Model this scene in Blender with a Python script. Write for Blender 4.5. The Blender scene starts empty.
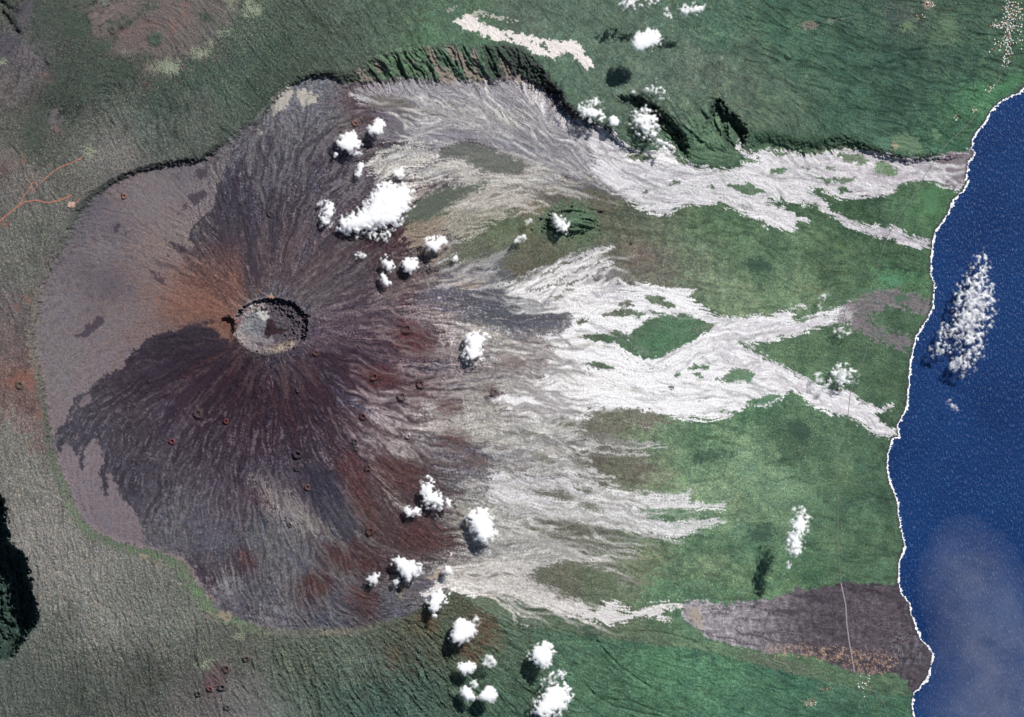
import bpy, math, time
import numpy as np
T0=time.time()
def log(*a): print('[%.1fs]'%(time.time()-T0),*a,flush=True)
F=np.float32
rng=np.random.default_rng(7)
# ------------------------------------------------------------------ scale and camera
S=14.0            # metres per map unit at sea level
HC=100000.0       # satellite height
CX,CY=512.0,358.5
SUN_EL,SUN_AZ=math.radians(53),math.radians(38)
def P(x,y,z):
    k=S*(1-z/HC)
    return ((x-CX)*k,-(y-CY)*k,z)
KEXP=1.62
def lin(c):
    c=np.asarray(c,dtype=float)
    l=c@np.array([.3,.59,.11]); gr=max(0,min(1,(c[1]-max(c[0],c[2]))/20.))
    c=l+(c-l)*(.8-.12*gr)+np.array([3,3,4])+gr*np.array([14,14,15])
    return lin0(c)
def lin0(c):
    c=np.asarray(c,dtype=float)/255.
    return np.where(c<=.04045,c/12.92,((c+.055)/1.055)**2.4)/KEXP
# ------------------------------------------------------------------ grid
ST=0.75
X0,Y0,X1,Y1=-45.,-45.,1072.,762.
gx=np.arange(X0,X1,ST,dtype=F); gy=np.arange(Y0,Y1,ST,dtype=F)
NX,NY=len(gx),len(gy)
XX,YY=np.meshgrid(gx,gy)
log('grid',NX,NY)
def ss(a,b,x):
    t=np.clip((x-a)/(b-a),0,1); return t*t*(3-2*t)
def mix(a,b,t): return a+(b-a)*t
def blur(a,r):
    n=max(1,int(round(r/ST)))
    k=2*n+1
    for ax in (0,1):
        for _ in range(2):
            p=np.pad(a,[(n+1,n) if i==ax else (0,0) for i in (0,1)],mode='edge')
            c=np.cumsum(p,axis=ax,dtype=np.float64)
            if ax==0: a=((c[k:]-c[:-k])/k).astype(F)
            else: a=((c[:,k:]-c[:,:-k])/k).astype(F)
    return a
fy=np.fft.fftfreq(NY,ST)[:,None]; fx=np.fft.rfftfreq(NX,ST)[None,:]
def noise(lo,hi,beta=1.0,seed=0,sx=1.,sy=1.):
    "band limited noise: features between hi (smallest) and lo (largest) map units"
    r=np.random.default_rng(seed)
    w=np.fft.rfft2(r.standard_normal((NY,NX)).astype(F))
    k=np.sqrt((fx*sx)**2+(fy*sy)**2)+1e-9
    g=k**(-beta)*np.exp(-(1/(k*lo))**2)*np.exp(-(k*hi)**2)
    o=np.fft.irfft2(w*g,s=(NY,NX)).astype(F)
    return o/o.std()
def fill(pts,x,y):
    "even-odd rasterise on the crop with axes x,y"
    m=np.zeros((len(y),len(x)),bool)
    n=len(pts)
    for i in range(n):
        xa,ya=pts[i]; xb,yb=pts[(i+1)%n]
        if ya==yb: continue
        rows=((ya>y)!=(yb>y))
        xi=xa+(y-ya)*(xb-xa)/(yb-ya)
        m^=rows[:,None]&(x[None,:]<xi[:,None])
    return m
def crop(pts,mg):
    p=np.array(pts)
    i0=max(0,int((p[:,0].min()-mg-X0)/ST)); i1=min(NX,int((p[:,0].max()+mg-X0)/ST)+2)
    j0=max(0,int((p[:,1].min()-mg-Y0)/ST)); j1=min(NY,int((p[:,1].max()+mg-Y0)/ST)+2)
    return slice(j0,j1),slice(i0,i1)
def poly(pts,soft=2.,amp=.3,N=None,sharp=3.):
    sl=crop(pts,soft*3+8)
    m=fill(pts,gx[sl[1]],gy[sl[0]]).astype(F)
    b=blur(m,soft)
    h,w_=b.shape
    jj=np.clip(np.arange(h)[:,None]+(WJ[sl]/ST+.5).astype(np.int32),0,h-1); ii=np.clip(np.arange(w_)[None,:]+(WI[sl]/ST+.5).astype(np.int32),0,w_-1)
    b=b[jj,ii]
    n=N[sl] if N is not None else 0
    return sl,np.clip(.5+(b-.5+amp*n*(4*b*(1-b)*.8+.2*(b>.02)))*sharp,0,1).astype(F)
def bil(c,x0,y0,st,X=None,Y=None):
    X=XX if X is None else X; Y=YY if Y is None else Y
    u=np.clip((X-x0)/st,0,c.shape[1]-1.001); v=np.clip((Y-y0)/st,0,c.shape[0]-1.001)
    i=u.astype(np.int32); j=v.astype(np.int32); u=(u-i).astype(F); v=(v-j).astype(F)
    if c.ndim==3: u=u[...,None]; v=v[...,None]
    return ((c[j,i]*(1-u)+c[j,i+1]*u)*(1-v)+(c[j+1,i]*(1-u)+c[j+1,i+1]*u)*v).astype(F)
CG=4.
cgx=np.arange(X0-4,X1+8,CG); cgy=np.arange(Y0-4,Y1+8,CG)
CXX,CYY=np.meshgrid(cgx,cgy)
def idw(samples,p=3.,eps=4.):
    a=np.array(samples,dtype=float)
    W=np.zeros_like(CXX); V=np.zeros(CXX.shape+(a.shape[1]-2,))
    for s in a:
        w=1/((CXX-s[0])**2+(CYY-s[1])**2+eps*eps)**(p/2)
        W+=w; V+=w[...,None]*s[2:]
    return bil((V/W[...,None]).astype(F),cgx[0],cgy[0],CG)
def segdist(pts,attrs=None,closed=False,GX=CXX,GY=CYY):
    "signed distance (positive on the right hand side walking the line in image space) and interpolated attributes"
    best=np.full(GX.shape,1e9); sg=np.ones(GX.shape); A=None
    if attrs is not None: A=np.zeros(GX.shape+(len(attrs[0]),))
    n=len(pts); endt=np.zeros(GX.shape)
    for i in range(n if closed else n-1):
        ax,ay=pts[i]; bx,by=pts[(i+1)%n]
        dx,dy=bx-ax,by-ay; L2=dx*dx+dy*dy
        t=np.clip(((GX-ax)*dx+(GY-ay)*dy)/L2,0,1)
        d=np.hypot(GX-ax-t*dx,GY-ay-t*dy)
        cr=dx*(GY-ay)-dy*(GX-ax)
        u=d<best-1e-9
        best=np.where(u,d,best); sg=np.where(u,np.sign(cr),sg)
        if A is not None:
            v=np.array(attrs[i])*(1-t[...,None])+np.array(attrs[(i+1)%n])*t[...,None]
            A=np.where(u[...,None],v,A)
    return best*sg,A
# ------------------------------------------------------------------ noises
nfine=noise(6,1.6,.6,1); nmid=noise(30,3,1.2,2); nbig=noise(140,12,1.5,3); npx=noise(2.5,.9,.0,4); nedge=noise(16,1.6,1.3,5)
WI=np.clip(1.2*noise(30,4,1.,41)+.45*noise(8,1.6,.6,42),-4,4); WJ=np.clip(1.1*noise(30,4,1.,43)+.4*noise(8,1.6,.6,44),-4,4)
log('noise')
# ------------------------------------------------------------------ flow direction guides  x,y,dx,dy (downhill)
G=[]
for r in (34,50,70,90,112):
    for k in range(14):
        a=k/14*2*math.pi
        G.append((271+r*math.cos(a),326+r*.95*math.sin(a),math.cos(a),math.sin(a)))
G+=[(x_,y_,.5,.86) for x_ in range(360,530,18) for y_ in (48,62,76)]+[(540,80,-.6,.8),(560,105,-.6,.8),(520,66,.0,1)]
G+= [(400,100,1,.05),(450,90,1,.08),(430,120,1,.0),(460,140,1,.1),(420,160,1,-.15),(450,160,1,-.1),(430,205,1,-.5),(480,200,1,-.42),(520,190,1,-.1),
(520,110,.8,.55),(560,140,.8,.6),(600,170,.85,.5),(620,190,1,.5),(660,205,1,-.1),(660,180,1,.25),(700,185,1,.12),(740,195,1,.35),(780,215,1,.45),(700,170,1,.1),(800,175,1,.15),(860,180,1,.05),(930,170,1,.0),(850,220,1,.4),(900,238,1,.3),
(440,255,1,-.45),(480,260,1,-.55),(540,275,1,-.45),(590,258,1,-.5),(430,290,1,-.2),(470,300,1,.15),(520,310,1,.05),(560,300,1,-.2),(600,300,1,.0),(640,300,1,.15),(680,305,1,.4),(720,322,1,.2),(780,325,1,-.15),(830,312,1,-.3),(880,300,1,-.1),(870,335,.8,.5),(600,340,1,.45),(630,350,1,.6),(670,360,1,-.45),(700,345,1,-.5),
(430,320,1,.1),(470,350,1,.2),(520,350,1,.15),(560,370,1,.15),(620,390,1,.1),(680,395,1,.05),(740,370,1,.2),(790,378,1,.5),(840,403,1,.45),(880,425,1,.5),
(400,350,1,.15),(350,390,.9,.5),(380,370,1,.35),(360,420,.8,.65),(400,440,.85,.55),(390,400,1,.1),(440,400,1,-.2),(480,385,1,-.15),(450,430,1,.1),(500,420,1,.1),(560,430,1,.05),(610,420,1,.15),(640,450,1,.08),(500,460,1,.1),(550,470,1,.25),(600,490,1,.3),(660,505,1,.05),(640,525,1,.25),(700,522,1,-.1),
(460,470,1,.2),(480,500,1,.25),(520,520,1,.2),(560,530,1,.05),(520,550,1,-.05),(600,550,1,.25),(640,570,.9,.4),(480,560,1,-.1),(440,590,1,-.35),(470,590,1,.1),(530,595,1,.3),(580,612,1,.3),(640,610,1,-.25),(700,610,1,.1),(780,625,1,.1),(860,625,1,.1),(840,660,1,.3),
(340,480,.5,.85),(370,520,.55,.8),(320,520,.45,.9),(300,500,.4,.9),(400,540,.7,.6),(330,580,.4,.8),(360,600,.8,.2),(400,600,1,-.1),(280,560,.1,1),(260,600,.3,1),(230,520,-.1,1),(200,480,-.3,1),(170,430,-.5,.8),(140,400,-.8,.5),(100,400,-.9,.5),(80,430,-.6,.8),(120,450,-.3,1),(110,300,-1,.2),(70,300,-.6,.6),(100,250,-1,-.1),(60,480,.2,1),(160,220,-.8,-.5),(220,200,-.3,-1),(260,180,-.1,-1),(300,180,.3,-1),(330,150,.6,-.8),(290,120,-.2,-1),(350,110,.8,-.4),(340,200,.7,-.7),(370,240,.9,-.4),(380,170,.9,-.4),
(30,40,.5,-.8),(80,60,.5,-.8),(120,40,.7,-.6),(60,100,.5,-.8),(130,110,.4,.9),(170,120,.3,.9),(200,130,.4,.9),(200,90,.3,.9),(160,80,-.1,1),(240,60,.6,.7),(290,40,.6,.75),(330,60,.6,.75),(300,20,.6,.75),(380,30,.7,.6),(440,20,1,.2),(20,200,.3,.9),(30,280,.5,.9),(20,450,.3,1),(50,520,.2,1),(80,600,.15,1),(60,680,.1,1),(130,620,.25,1),(180,600,.25,1),(200,680,.3,1),(250,660,.2,1),(300,660,.35,1),(300,705,.4,1),(350,660,.5,.95),(370,700,.5,.9),(410,650,.6,.85),(440,690,.5,.8),(450,640,.7,.8),(500,640,.85,.55),(480,700,.6,.7),(540,630,.95,.4),(560,690,.9,.45),(600,650,.9,.45),(660,660,1,.3),(640,700,1,.4),(720,700,1,.3),(760,670,1,.3),(820,700,1,.3),
(500,10,1,.2),(560,40,.85,.4),(600,60,.8,.6),(640,30,.9,.5),(700,40,.9,.45),(760,30,.9,.45),(760,80,.9,.4),(820,30,.9,.35),(820,90,.9,.35),(900,30,1,.25),(900,100,1,.3),(960,100,1,.2),(580,85,.7,.7),(650,110,.5,.8),(720,120,.3,.9),(800,145,.0,1),(560,220,1,.2),(620,240,1,.25),(680,230,1,.15),(740,250,1,.25),(800,260,1,.4),(860,250,1,.4),(900,280,1,.2),(650,275,1,.1),(720,280,1,.2),(660,440,1,.05),(720,430,1,.0),(760,470,1,.15),(820,450,1,.1),(860,480,1,.1),(740,560,1,.1),(820,560,1,.1),(680,580,1,.1),(470,170,1,.1),(530,235,1,.2),(600,330,1,.1)]
g=idw(G,3.,3.); U,V=g[...,0],g[...,1]; l=np.sqrt(U*U+V*V)+1e-6; U/=l; V/=l
ang=.20*noise(60,12,1.,51)+.13*noise(14,4,.6,52)
U,V=(U*np.cos(ang)-V*np.sin(ang)).astype(F),(U*np.sin(ang)+V*np.cos(ang)).astype(F)
log('guides')
def lic(nz,L,w0=1.):
    "line integral convolution of noises along the flow, L map units each way"
    acc=[n.copy() for n in nz]; tot=1.
    fl=[n.ravel() for n in nz]; Uf=U.ravel(); Vf=V.ravel()
    for sgn in (1,-1):
        pj=np.repeat(np.arange(NY,dtype=F)[:,None],NX,1).ravel(); pi=np.tile(np.arange(NX,dtype=F),NY)
        idx=np.arange(NX*NY)
        n=int(L/ST/1.3)
        for k in range(n):
            pi+=sgn*1.3*Uf[idx]; pj+=sgn*1.3*Vf[idx]
            ii=np.clip((pi+.5).astype(np.int32),0,NX-1); jj=np.clip((pj+.5).astype(np.int32),0,NY-1)
            idx=jj*NX+ii
            w=1-(k+1)/(n+1)
            for a,f in zip(acc,fl): a+=(w*f[idx]).reshape(NY,NX)
    return [((a-a.mean())/a.std()).astype(F) for a in acc]
sA,sB=lic([noise(5,.8,.0,11),noise(14,2.2,.4,12)],12)
sC,sD=lic([noise(10,1.3,.4,13),noise(34,5,.8,14)],34)
FL=(.55*sA+.8*sB+.7*sC).astype(F); FL/=FL.std()
FW=(.6*sC+1.*sD+.5*sB).astype(F); FW/=FW.std()
log('lic')
def strands(seeds,L,w=.75,mean=.22,seed=1,gain=1.6):
    "trace many meandering threads downhill and return their footprint 0..1"
    r=np.random.default_rng(seed); p=np.array(seeds,float); L=np.array(L,float); a=np.zeros(len(p)); b0=r.normal(0,.12,len(p))
    o=np.zeros(NX*NY,F); n=int(L.max()/.5)
    wd=r.uniform(.55,1.,len(p))
    for k in range(n):
        al=(k*.5<L)&(p[:,0]>X0+1)&(p[:,0]<X1-2)&(p[:,1]>Y0+1)&(p[:,1]<Y1-2)
        if not al.any(): break
        i=np.clip(((p[:,0]-X0)/ST+.5).astype(int),0,NX-1); j=np.clip(((p[:,1]-Y0)/ST+.5).astype(int),0,NY-1); q_=j*NX+i
        wt=wd*np.clip(1-(k*.5/L)**3,0,1)*np.clip(k/8.,0,1)
        np.maximum.at(o,q_[al],wt[al].astype(F))
        a=a*.93+r.normal(0,mean*.26,len(p)); t=a+b0
        u=U.ravel()[q_]; v=V.ravel()[q_]; c_,s_=np.cos(t),np.sin(t)
        p[:,0]+=.5*(u*c_-v*s_); p[:,1]+=.5*(u*s_+v*c_)
    o=o.reshape(NY,NX)
    return np.clip(blur(o,w)*gain*(2*round(w/ST)+1)*.75,0,1)
def box(x0,y0,x1,y1,n,seed): r=np.random.default_rng(seed); return np.stack([r.uniform(x0,x1,n)+r.normal(0,.09*(x1-x0),n),r.uniform(y0,y1,n)+r.normal(0,.09*(y1-y0),n)],-1)
def rl(a,b,n,seed): return np.random.default_rng(seed).uniform(a,b,n)
# ------------------------------------------------------------------ coast
COAST=[(1100,20),(1060,66),(1023,88),(1019,93),(1006,98),(998,103),(991,110),(984,123),(976,132),(972,140),(971,148),(974,152.6),(972.5,157.6),(968,160.6),(967.5,168),(965,180),(968,181),(962.5,191),(952.5,200),(947.5,214),(938.7,226),(935,230),(932.4,243),(930.6,258),(930,273),(934,283),(933.7,290),(932.4,308),(926,320),(916,335.6),(910,360),(908.6,385),(906,408),(897,425),(898.5,436.5),(892,438),(888,453),(886.5,468),(889.7,483),(897,500.5),(898.5,518),(903,538),(904.8,546),(898.5,562),(898,582),(901,593.5),(908.5,602),(912,617),(920,637.4),(932.4,652.5),(931,665),(926,680),(913.6,692.6),(911.6,707),(913,717),(917,740),(925,800)]
cs,_=segdist(COAST); cs=np.abs(cs)*np.where(fill(COAST+[(1400,800),(1400,20)],cgx,cgy),-1,1); cs=bil(cs.astype(F),cgx[0],cgy[0],CG)
cs=cs+.9*nedge*.5                       # positive = land (right hand side walking south = west)
# exact distance close to the line so that capes stay sharp
near=np.abs(cs)<14
d2,_=segdist(COAST,GX=XX[near].astype(float),GY=YY[near].astype(float))
sg=np.where(fill(COAST+[(1400,800),(1400,20)],gx,gy),-1,1)
cs[near]=np.abs(d2)*sg[near]+.3*nedge[near]
land=cs
# ------------------------------------------------------------------ caldera rim x,y,depth,width
RIM=[(1000,154,20,5),(975,155,25,5),(950,156,45,5),(931,154.4,90,7),(908,157,130,8),(888,152,150,9),(868,144,170,10),(853,137,170,13),(843,134,165,16),(813,137,150,17),(798,138,150,17),(783,133,150,17),(768,130.5,160,18),(752,133,170,17),(748,148,60,8),(735,164,15,5),(715,167,10,5),(690,162,25,5),(668,150,30,6),(640,148,60,9),(628,143,90,9),(618,136,110,8),(608,127,120,8),(596,121,130,8),(580,114,210,10),(568.5,103,270,12),(562,90,300,14),(549.6,77.8,300,17),(542,65,300,20),(524.5,50,300,28),(508,45,250,34),(499.5,44,230,36),(472,45,210,37),(452,42,210,38),(431.7,44.7,200,36),(416.6,46.4,190,34),(396.6,49,180,30),(371.5,56.5,160,27),(356.4,65,150,21),(344,73,150,14),(331,71.5,140,8),(316,73,140,6),(301,78,110,6),(288.6,83,90,6),(275,95,80,6),(256,118,60,8),(236,128,60,8),(221,140,70,9),(201,157,110,7),(186,159,130,6),(166,162,105,6),(140,168,95,6),(125,173,85,6),(108,182,85,8),(93,190,80,10),(83,200,80,10),(73,210,110,12),(60,230,120,17),(50,245,120,17),(41.4,263,110,15),(35,285,110,14),(33,300,110,13),(29,320,110,11),(27.6,340,110,10),(31,360,120,10),(37.6,385,130,9),(41.4,415,130,9),(45,443,130,11),(50,468,130,13),(60,488,130,12),(68,510,130,12),(78,525.7,130,11),(93,540,130,12),(118,549.5,130,11),(140.6,556,130,12),(160.6,561,130,13),(175.7,569.6,130,15),(185.7,587,130,17),(196,602,130,18),(213,618.6,130,15),(233.4,625,120,12),(256,633.6,120,11),(276,636,120,11),(293.6,638.7,120,12),(313.7,635,110,10),(341,635,100,10),(361.4,634.4,90,9),(381.5,627,80,8),(401.6,621,70,7),(416.6,615,60,6),(429,605,50,5),(449,595,50,6),(457,593.5,50,10),(477,607,50,12),(500,618,40,14),(530,626,30,16),(560,632,12,18),(620,640,4,18),(700,650,2,18),(860,690,1,18),(940,700,1,18)]
FX=np.arange(X0-2,X1+4,2.); FY=np.arange(Y0-2,Y1+4,2.); FXX,FYY=np.meshgrid(FX,FY)
CALD=[(p[0],p[1]) for p in RIM]+[(1200,700),(1200,154)]
rd,ra=segdist(CALD[:len(RIM)],[(p[2],p[3]) for p in RIM],GX=FXX,GY=FYY)
ins=fill(CALD,FX,FY)
rd=np.where(ins,np.abs(rd),-np.abs(rd)).astype(F)
rd=bil(rd,FX[0],FY[0],2.); rw=bil(ra[...,1].astype(F),FX[0],FY[0],2.)
rd=rd+1.1*nedge+.5*nfine
depth=idw([(p[0],p[1],p[2]) for p in RIM],2.5,8.)[...,0]
log('rim')
inside=ss(-.3,.3,rd)
# ------------------------------------------------------------------ macro height (outer surface), thin plate spline
HP=[(-40,-40,2250),(0,0,2300),(100,100,2380),(250,80,2330),(400,30,1980),(550,20,1560),(700,20,1100),(850,20,560),(1000,10,100),(1024,70,25),(980,90,60),(60,250,2440),(10,400,2450),(80,540,2430),(200,640,2330),(100,710,2080),(300,700,1950),(430,680,1560),(560,700,950),(700,700,520),(850,700,150),(905,715,25),(966,150,25),(930,260,25),(905,385,25),(884,460,25),(895,560,25),(927,650,20),(100,330,2370),(265,325,2330),(400,330,2080),(500,330,1700),(620,330,1180),(740,330,700),(840,330,320),(400,200,2080),(520,180,1800),(640,170,1300),(760,170,850),(870,160,400),(400,480,2060),(520,480,1650),(640,480,1050),(760,480,560),(850,520,230),(450,560,1850),(600,590,1050),(740,600,550),(840,630,200),(-40,300,2400),(-40,760,2000),(300,780,1700),(700,780,350),(1070,300,-60),(1070,700,-60),(500,90,2000),(580,100,1750),(700,110,1280),(350,60,2180),(620,120,1600),(790,120,880),(850,420,220),(800,260,520)]
A=np.array(HP,float); n=len(A)
def tk(r2): return .5*r2*np.log(r2+1e-6)
D2=(A[:,None,0]-A[None,:,0])**2+(A[:,None,1]-A[None,:,1])**2
M=np.zeros((n+3,n+3)); M[:n,:n]=tk(D2/1e4)+np.eye(n)*.02; M[:n,n]=1; M[:n,n+1:]=A[:,:2]/100; M[n:,:n]=M[:n,n:].T
w=np.linalg.solve(M,np.r_[A[:,2],0,0,0])
Hc=w[n]+w[n+1]*CXX/100+w[n+2]*CYY/100
for i in range(n): Hc=Hc+w[i]*tk(((CXX-A[i,0])**2+(CYY-A[i,1])**2)/1e4)
H=blur(bil(Hc.astype(F),cgx[0],cgy[0],CG),4)
# rampart: lowered floor with gullied wall
gul=np.clip(sB*.6+nmid*.5,-1.6,1.6)
wy=noise(11,1.8,.8,21,1.6,.35)           # ribs running down the north wall
north=ss(330,380,XX)*ss(560,530,XX)*ss(95,80,YY)
band=np.clip(rd/rw,0,1)
rdw=rd*(1+.1*nmid)-1.5*north
prof=ss(0,1,rdw/rw)
prof=np.where(north>0,mix(prof,np.clip(rdw/rw,0,1)**.9,north),prof)
H-=depth*prof
# one-sided hollow cliffs (landslip scars under the north rampart)
def scar(pts,dep,wd,decay):
    d,a=segdist([(p[0],p[1]) for p in pts],[(p[2],) for p in pts],GX=FXX,GY=FYY)
    d=bil(d.astype(F),FX[0],FY[0],2.)+1.0*nedge+.5*sB+.8*sD; k=bil(a[...,0].astype(F),FX[0],FY[0],2.)
    return dep*k*ss(0,wd,d*(1+.15*nmid))*np.exp(-np.maximum(d,0)/decay)
H-=scar([(612,96,0),(620,94,.5),(632,94,.8),(642,96,1),(652,100,1),(660,107,1),(667,113,1),(676,121,1),(683,129,1),(688,139,.9),(690.7,150,.7),(691,160,.3),(691,166,0)],420,9,26)*ss(170,150,YY)
H-=scar([(703,97,0),(713,94,.2),(720,96,.7),(725,103,1),(730,110,1),(738,116,1),(745,123,1),(749,133,1),(748,142,.8),(746,150,.3),(746,156,0)],360,8,26)*ss(175,150,YY)*ss(690,712,XX)
hol=np.exp(-((XX-655)/36)**2-((YY-130)/26)**2)*(XX<700)+np.exp(-((XX-722)/26)**2-((YY-132)/26)**2)
hol=np.clip(hol,0,1)*ss(168,156,YY)
H+=hol*(11*sD+9*sB)
# spurs / V-valley of the green hollow
def line(pts,r,soft=.6):
    sl=crop(pts,r*3+3)
    d,_=segdist(pts,GX=XX[sl].astype(float),GY=YY[sl].astype(float))
    return sl,np.exp(-(d/r)**2).astype(F),d
def carve(pts,dep,r):
    pts=[(x+rng.normal(0,.5),y+rng.normal(0,.5)) for x,y in pts]
    sl,m,_=line(pts,r); H[sl]-=dep*m*(1+.3*nmid[sl])
for pts,dp,r in [([(711,104),(712,117),(714,128)],45,2.2),([(700,111),(707,120),(714,128),(722,138),(733,146)],45,2.2),([(692,133),(700,142),(712,150),(722,153)],35,2.5),([(698,134),(706,143),(716,150)],-30,2.5),
 ([(595,637),(600,645),(607,655),(620,666),(636,678),(650,687)],22,1.3),([(587,687),(597,698),(612,706),(640,712),(660,717)],24,1.3),([(612,700),(630,700),(648,708),(668,716)],18,1.1),([(525,645),(560,642),(595,640),(600,648)],12,1.2),([(640,632),(660,633),(690,640),(705,647)],15,1.2),
 ([(768,42),(790,30),(797,24),(812,27),(838,19),(860,16)],14,1.2),([(768,8),(800,12),(840,20)],14,1.3),([(720,6),(745,20),(768,36)],16,1.4),([(730,0),(760,14),(780,28)],14,1.2),([(740,28),(765,50),(790,62)],16,1.5),([(684,27),(700,35),(730,32)],8,1.2),([(735,58),(760,64),(775,66)],10,1.2),([(770,60),(785,75),(800,84),(830,90)],15,1.5),([(840,72),(856,84),(870,90)],8,1.2),([(890,10),(905,22),(930,30),(958,8)],8,1.2),
 ([(1,2),(8,10),(16,12)],60,3),([(0,8),(10,22),(18,33)],70,3.),([(800,200),(840,215),(870,225)],8,1.),([(330,650),(345,680),(360,700)],18,1.8),([(400,640),(420,665),(438,700)],22,1.8),([(415,625),(432,640),(445,660)],22,1.6),([(290,660),(305,690),(312,717)],15,1.6),([(380,655),(395,680),(415,705)],18,1.6),([(365,650),(372,680),(385,712)],14,1.6)]:
    carve(pts,dp,r)
# cone
cr=np.hypot((XX-270)/118,(YY-327)/108)
H+=inside*(430*np.clip(1-cr,0,1)**1.25+60*np.clip(1.5-cr,0,1))
# summit crater: steep wall, inner terrace, floor
ca=np.arctan2(YY-325.5,XX-271.5)
er=np.hypot((XX-271.5)/37.2,(YY-325.5)/28.3)*(1+.018*nedge+.012*nfine)
wallw=.20+.16*ss(-.2,1,-np.cos(ca-.0))    # broad ledges on the west side
H-=(115*ss(1.,.94,er)+35*ss(.93,.8,er)+70*ss(.8,.5,er))
H+=(er<.93)*(er>.45)*(10*nedge+5*nfine)*ss(-.5,.5,np.cos(ca+.7))
H+=ss(.8,.55,er)*ss(0,1,(YY-330)/14)*50
br=np.hypot((XX-227.5)/9.,(YY-327)/11.)*(1+.05*nedge)
H-=115*ss(1.,.72,br)*(er>1.01)
# left canyon
CAN=[(-60,430),(-20,470),(0,490),(6,500.6),(9,525),(12,542),(25,552),(31,567),(32.6,587),(39,606),(40,618),(37,628),(25,642),(15,657.5),(0,663),(-30,680),(-60,690)]
cd_,_=segdist(CAN,GX=FXX,GY=FYY); cin=fill(CAN+[(-60,430)],FX,FY)
cd_=bil(np.where(cin,np.abs(cd_),-np.abs(cd_)).astype(F),FX[0],FY[0],2.)+1.2*nedge
can=ss(0,10,cd_)*ss(672,640,YY)
canw=cd_
H-=560*can+160*ss(10,50,cd_)*np.clip(can,0,1)
H+=ss(2,20,cd_)*(nmid*28+18*nedge)
# green hill in the east of the caldera
hx=(XX-570)/26.; hy=(YY-222)/14.; hr=np.hypot(hx,hy)
H+=250*np.clip(1-hr*(1+.1*nmid+.12*sB),0,1)**.9-70*np.exp(-(np.hypot((XX-563)/7,(YY-219)/6))**2)
# gullies and surface roughness
gs=idw([(300,660,1.5),(420,670,1.9),(350,700,1.6),(250,660,1.),(200,640,.9),(150,600,1.0),(90,600,1.),(60,560,1.),(100,660,1.2),(60,700,.9),(180,700,.8),(40,480,.9),(60,200,.7),(30,240,.7),(30,300,.6),(120,150,.6),(200,110,.8),(170,60,.8),(100,60,1.0),(30,60,.8),(300,30,1.0),(350,50,.9),(430,20,.7),(560,40,.35),(650,60,.3),(740,90,.35),(760,30,.9),(830,40,.9),(900,80,.7),(960,60,.8),(960,120,.7),(520,680,1.),(480,640,1.3),(600,660,.7),(660,680,.55),(750,690,.6),(850,700,.6),(100,300,.12),(150,200,.15),(70,430,.12),(100,520,.12),(150,300,.2),(270,270,.5),(270,400,.6),(350,330,.5),(200,400,.35),(150,450,.25),(220,560,.3),(330,560,.35),(450,450,.4),(450,120,.3),(560,170,.3),(600,240,.5),(700,250,.55),(780,280,.7),(850,260,.8),(600,320,.25),(700,390,.2),(700,450,.45),(650,430,.3),(760,500,.5),(840,480,.6),(850,560,.55),(700,570,.45),(800,620,.4),(640,570,.3),(520,550,.3)],2.5,6.)[...,0]
pl_=ss(400,520,XX)*ss(0,20,rd)
mic=(gs*(1-.55*pl_)*(4.2*sB+2.4*sA+2.*nfine+1.8*nedge+3.4*nmid+2.*npx)).astype(F)
cliffband=np.exp(-((rd-rw*.5)/(rw*.55+1))**2)
mic=mic*(1-.6*cliffband*north)+cliffband*ss(0,60,depth)*((2*sA+2*nfine+5*nedge)*(1-north)+north*np.clip(rd/6,0,1)*(26*sD+13*sB+2*nfine))
rv=strands(np.r_[box(-40,-40,1000,150,260,71),box(240,640,900,740,150,72),box(-40,100,240,740,170,73)],rl(18,60,580,74),.75,.25,75,1.4)
rv2=strands(np.r_[box(560,200,900,300,70,76),box(600,420,890,590,60,77),box(720,-30,1000,120,110,78),box(280,640,470,700,110,79)],rl(25,80,350,80),.75,.3,81,1.4)
outz=(1-ss(-1.,1.,rd))
H-=(9*rv*outz*ss(.2,1.,gs)+11*rv2*ss(.2,.8,gs))*(rd<0)+(rd>0)*rv2*5
landf=ss(0,6,land)
H+=mic*landf*ss(1.02,.9,er*0+1-0*er) if False else mic*landf*(1-.6*(er<1))
H+=(er<1)*(nfine*3+nedge*4)
# meet the sea with a low coastal cliff
zl=np.maximum(H,6+6*landf)
H=np.where(land>0,mix(6,zl,ss(0,9,land)),-40.).astype(F)
H=np.where((land>-1.6)&(land<=0),-2-20*(-land),H).astype(F)
log('height')
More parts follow.
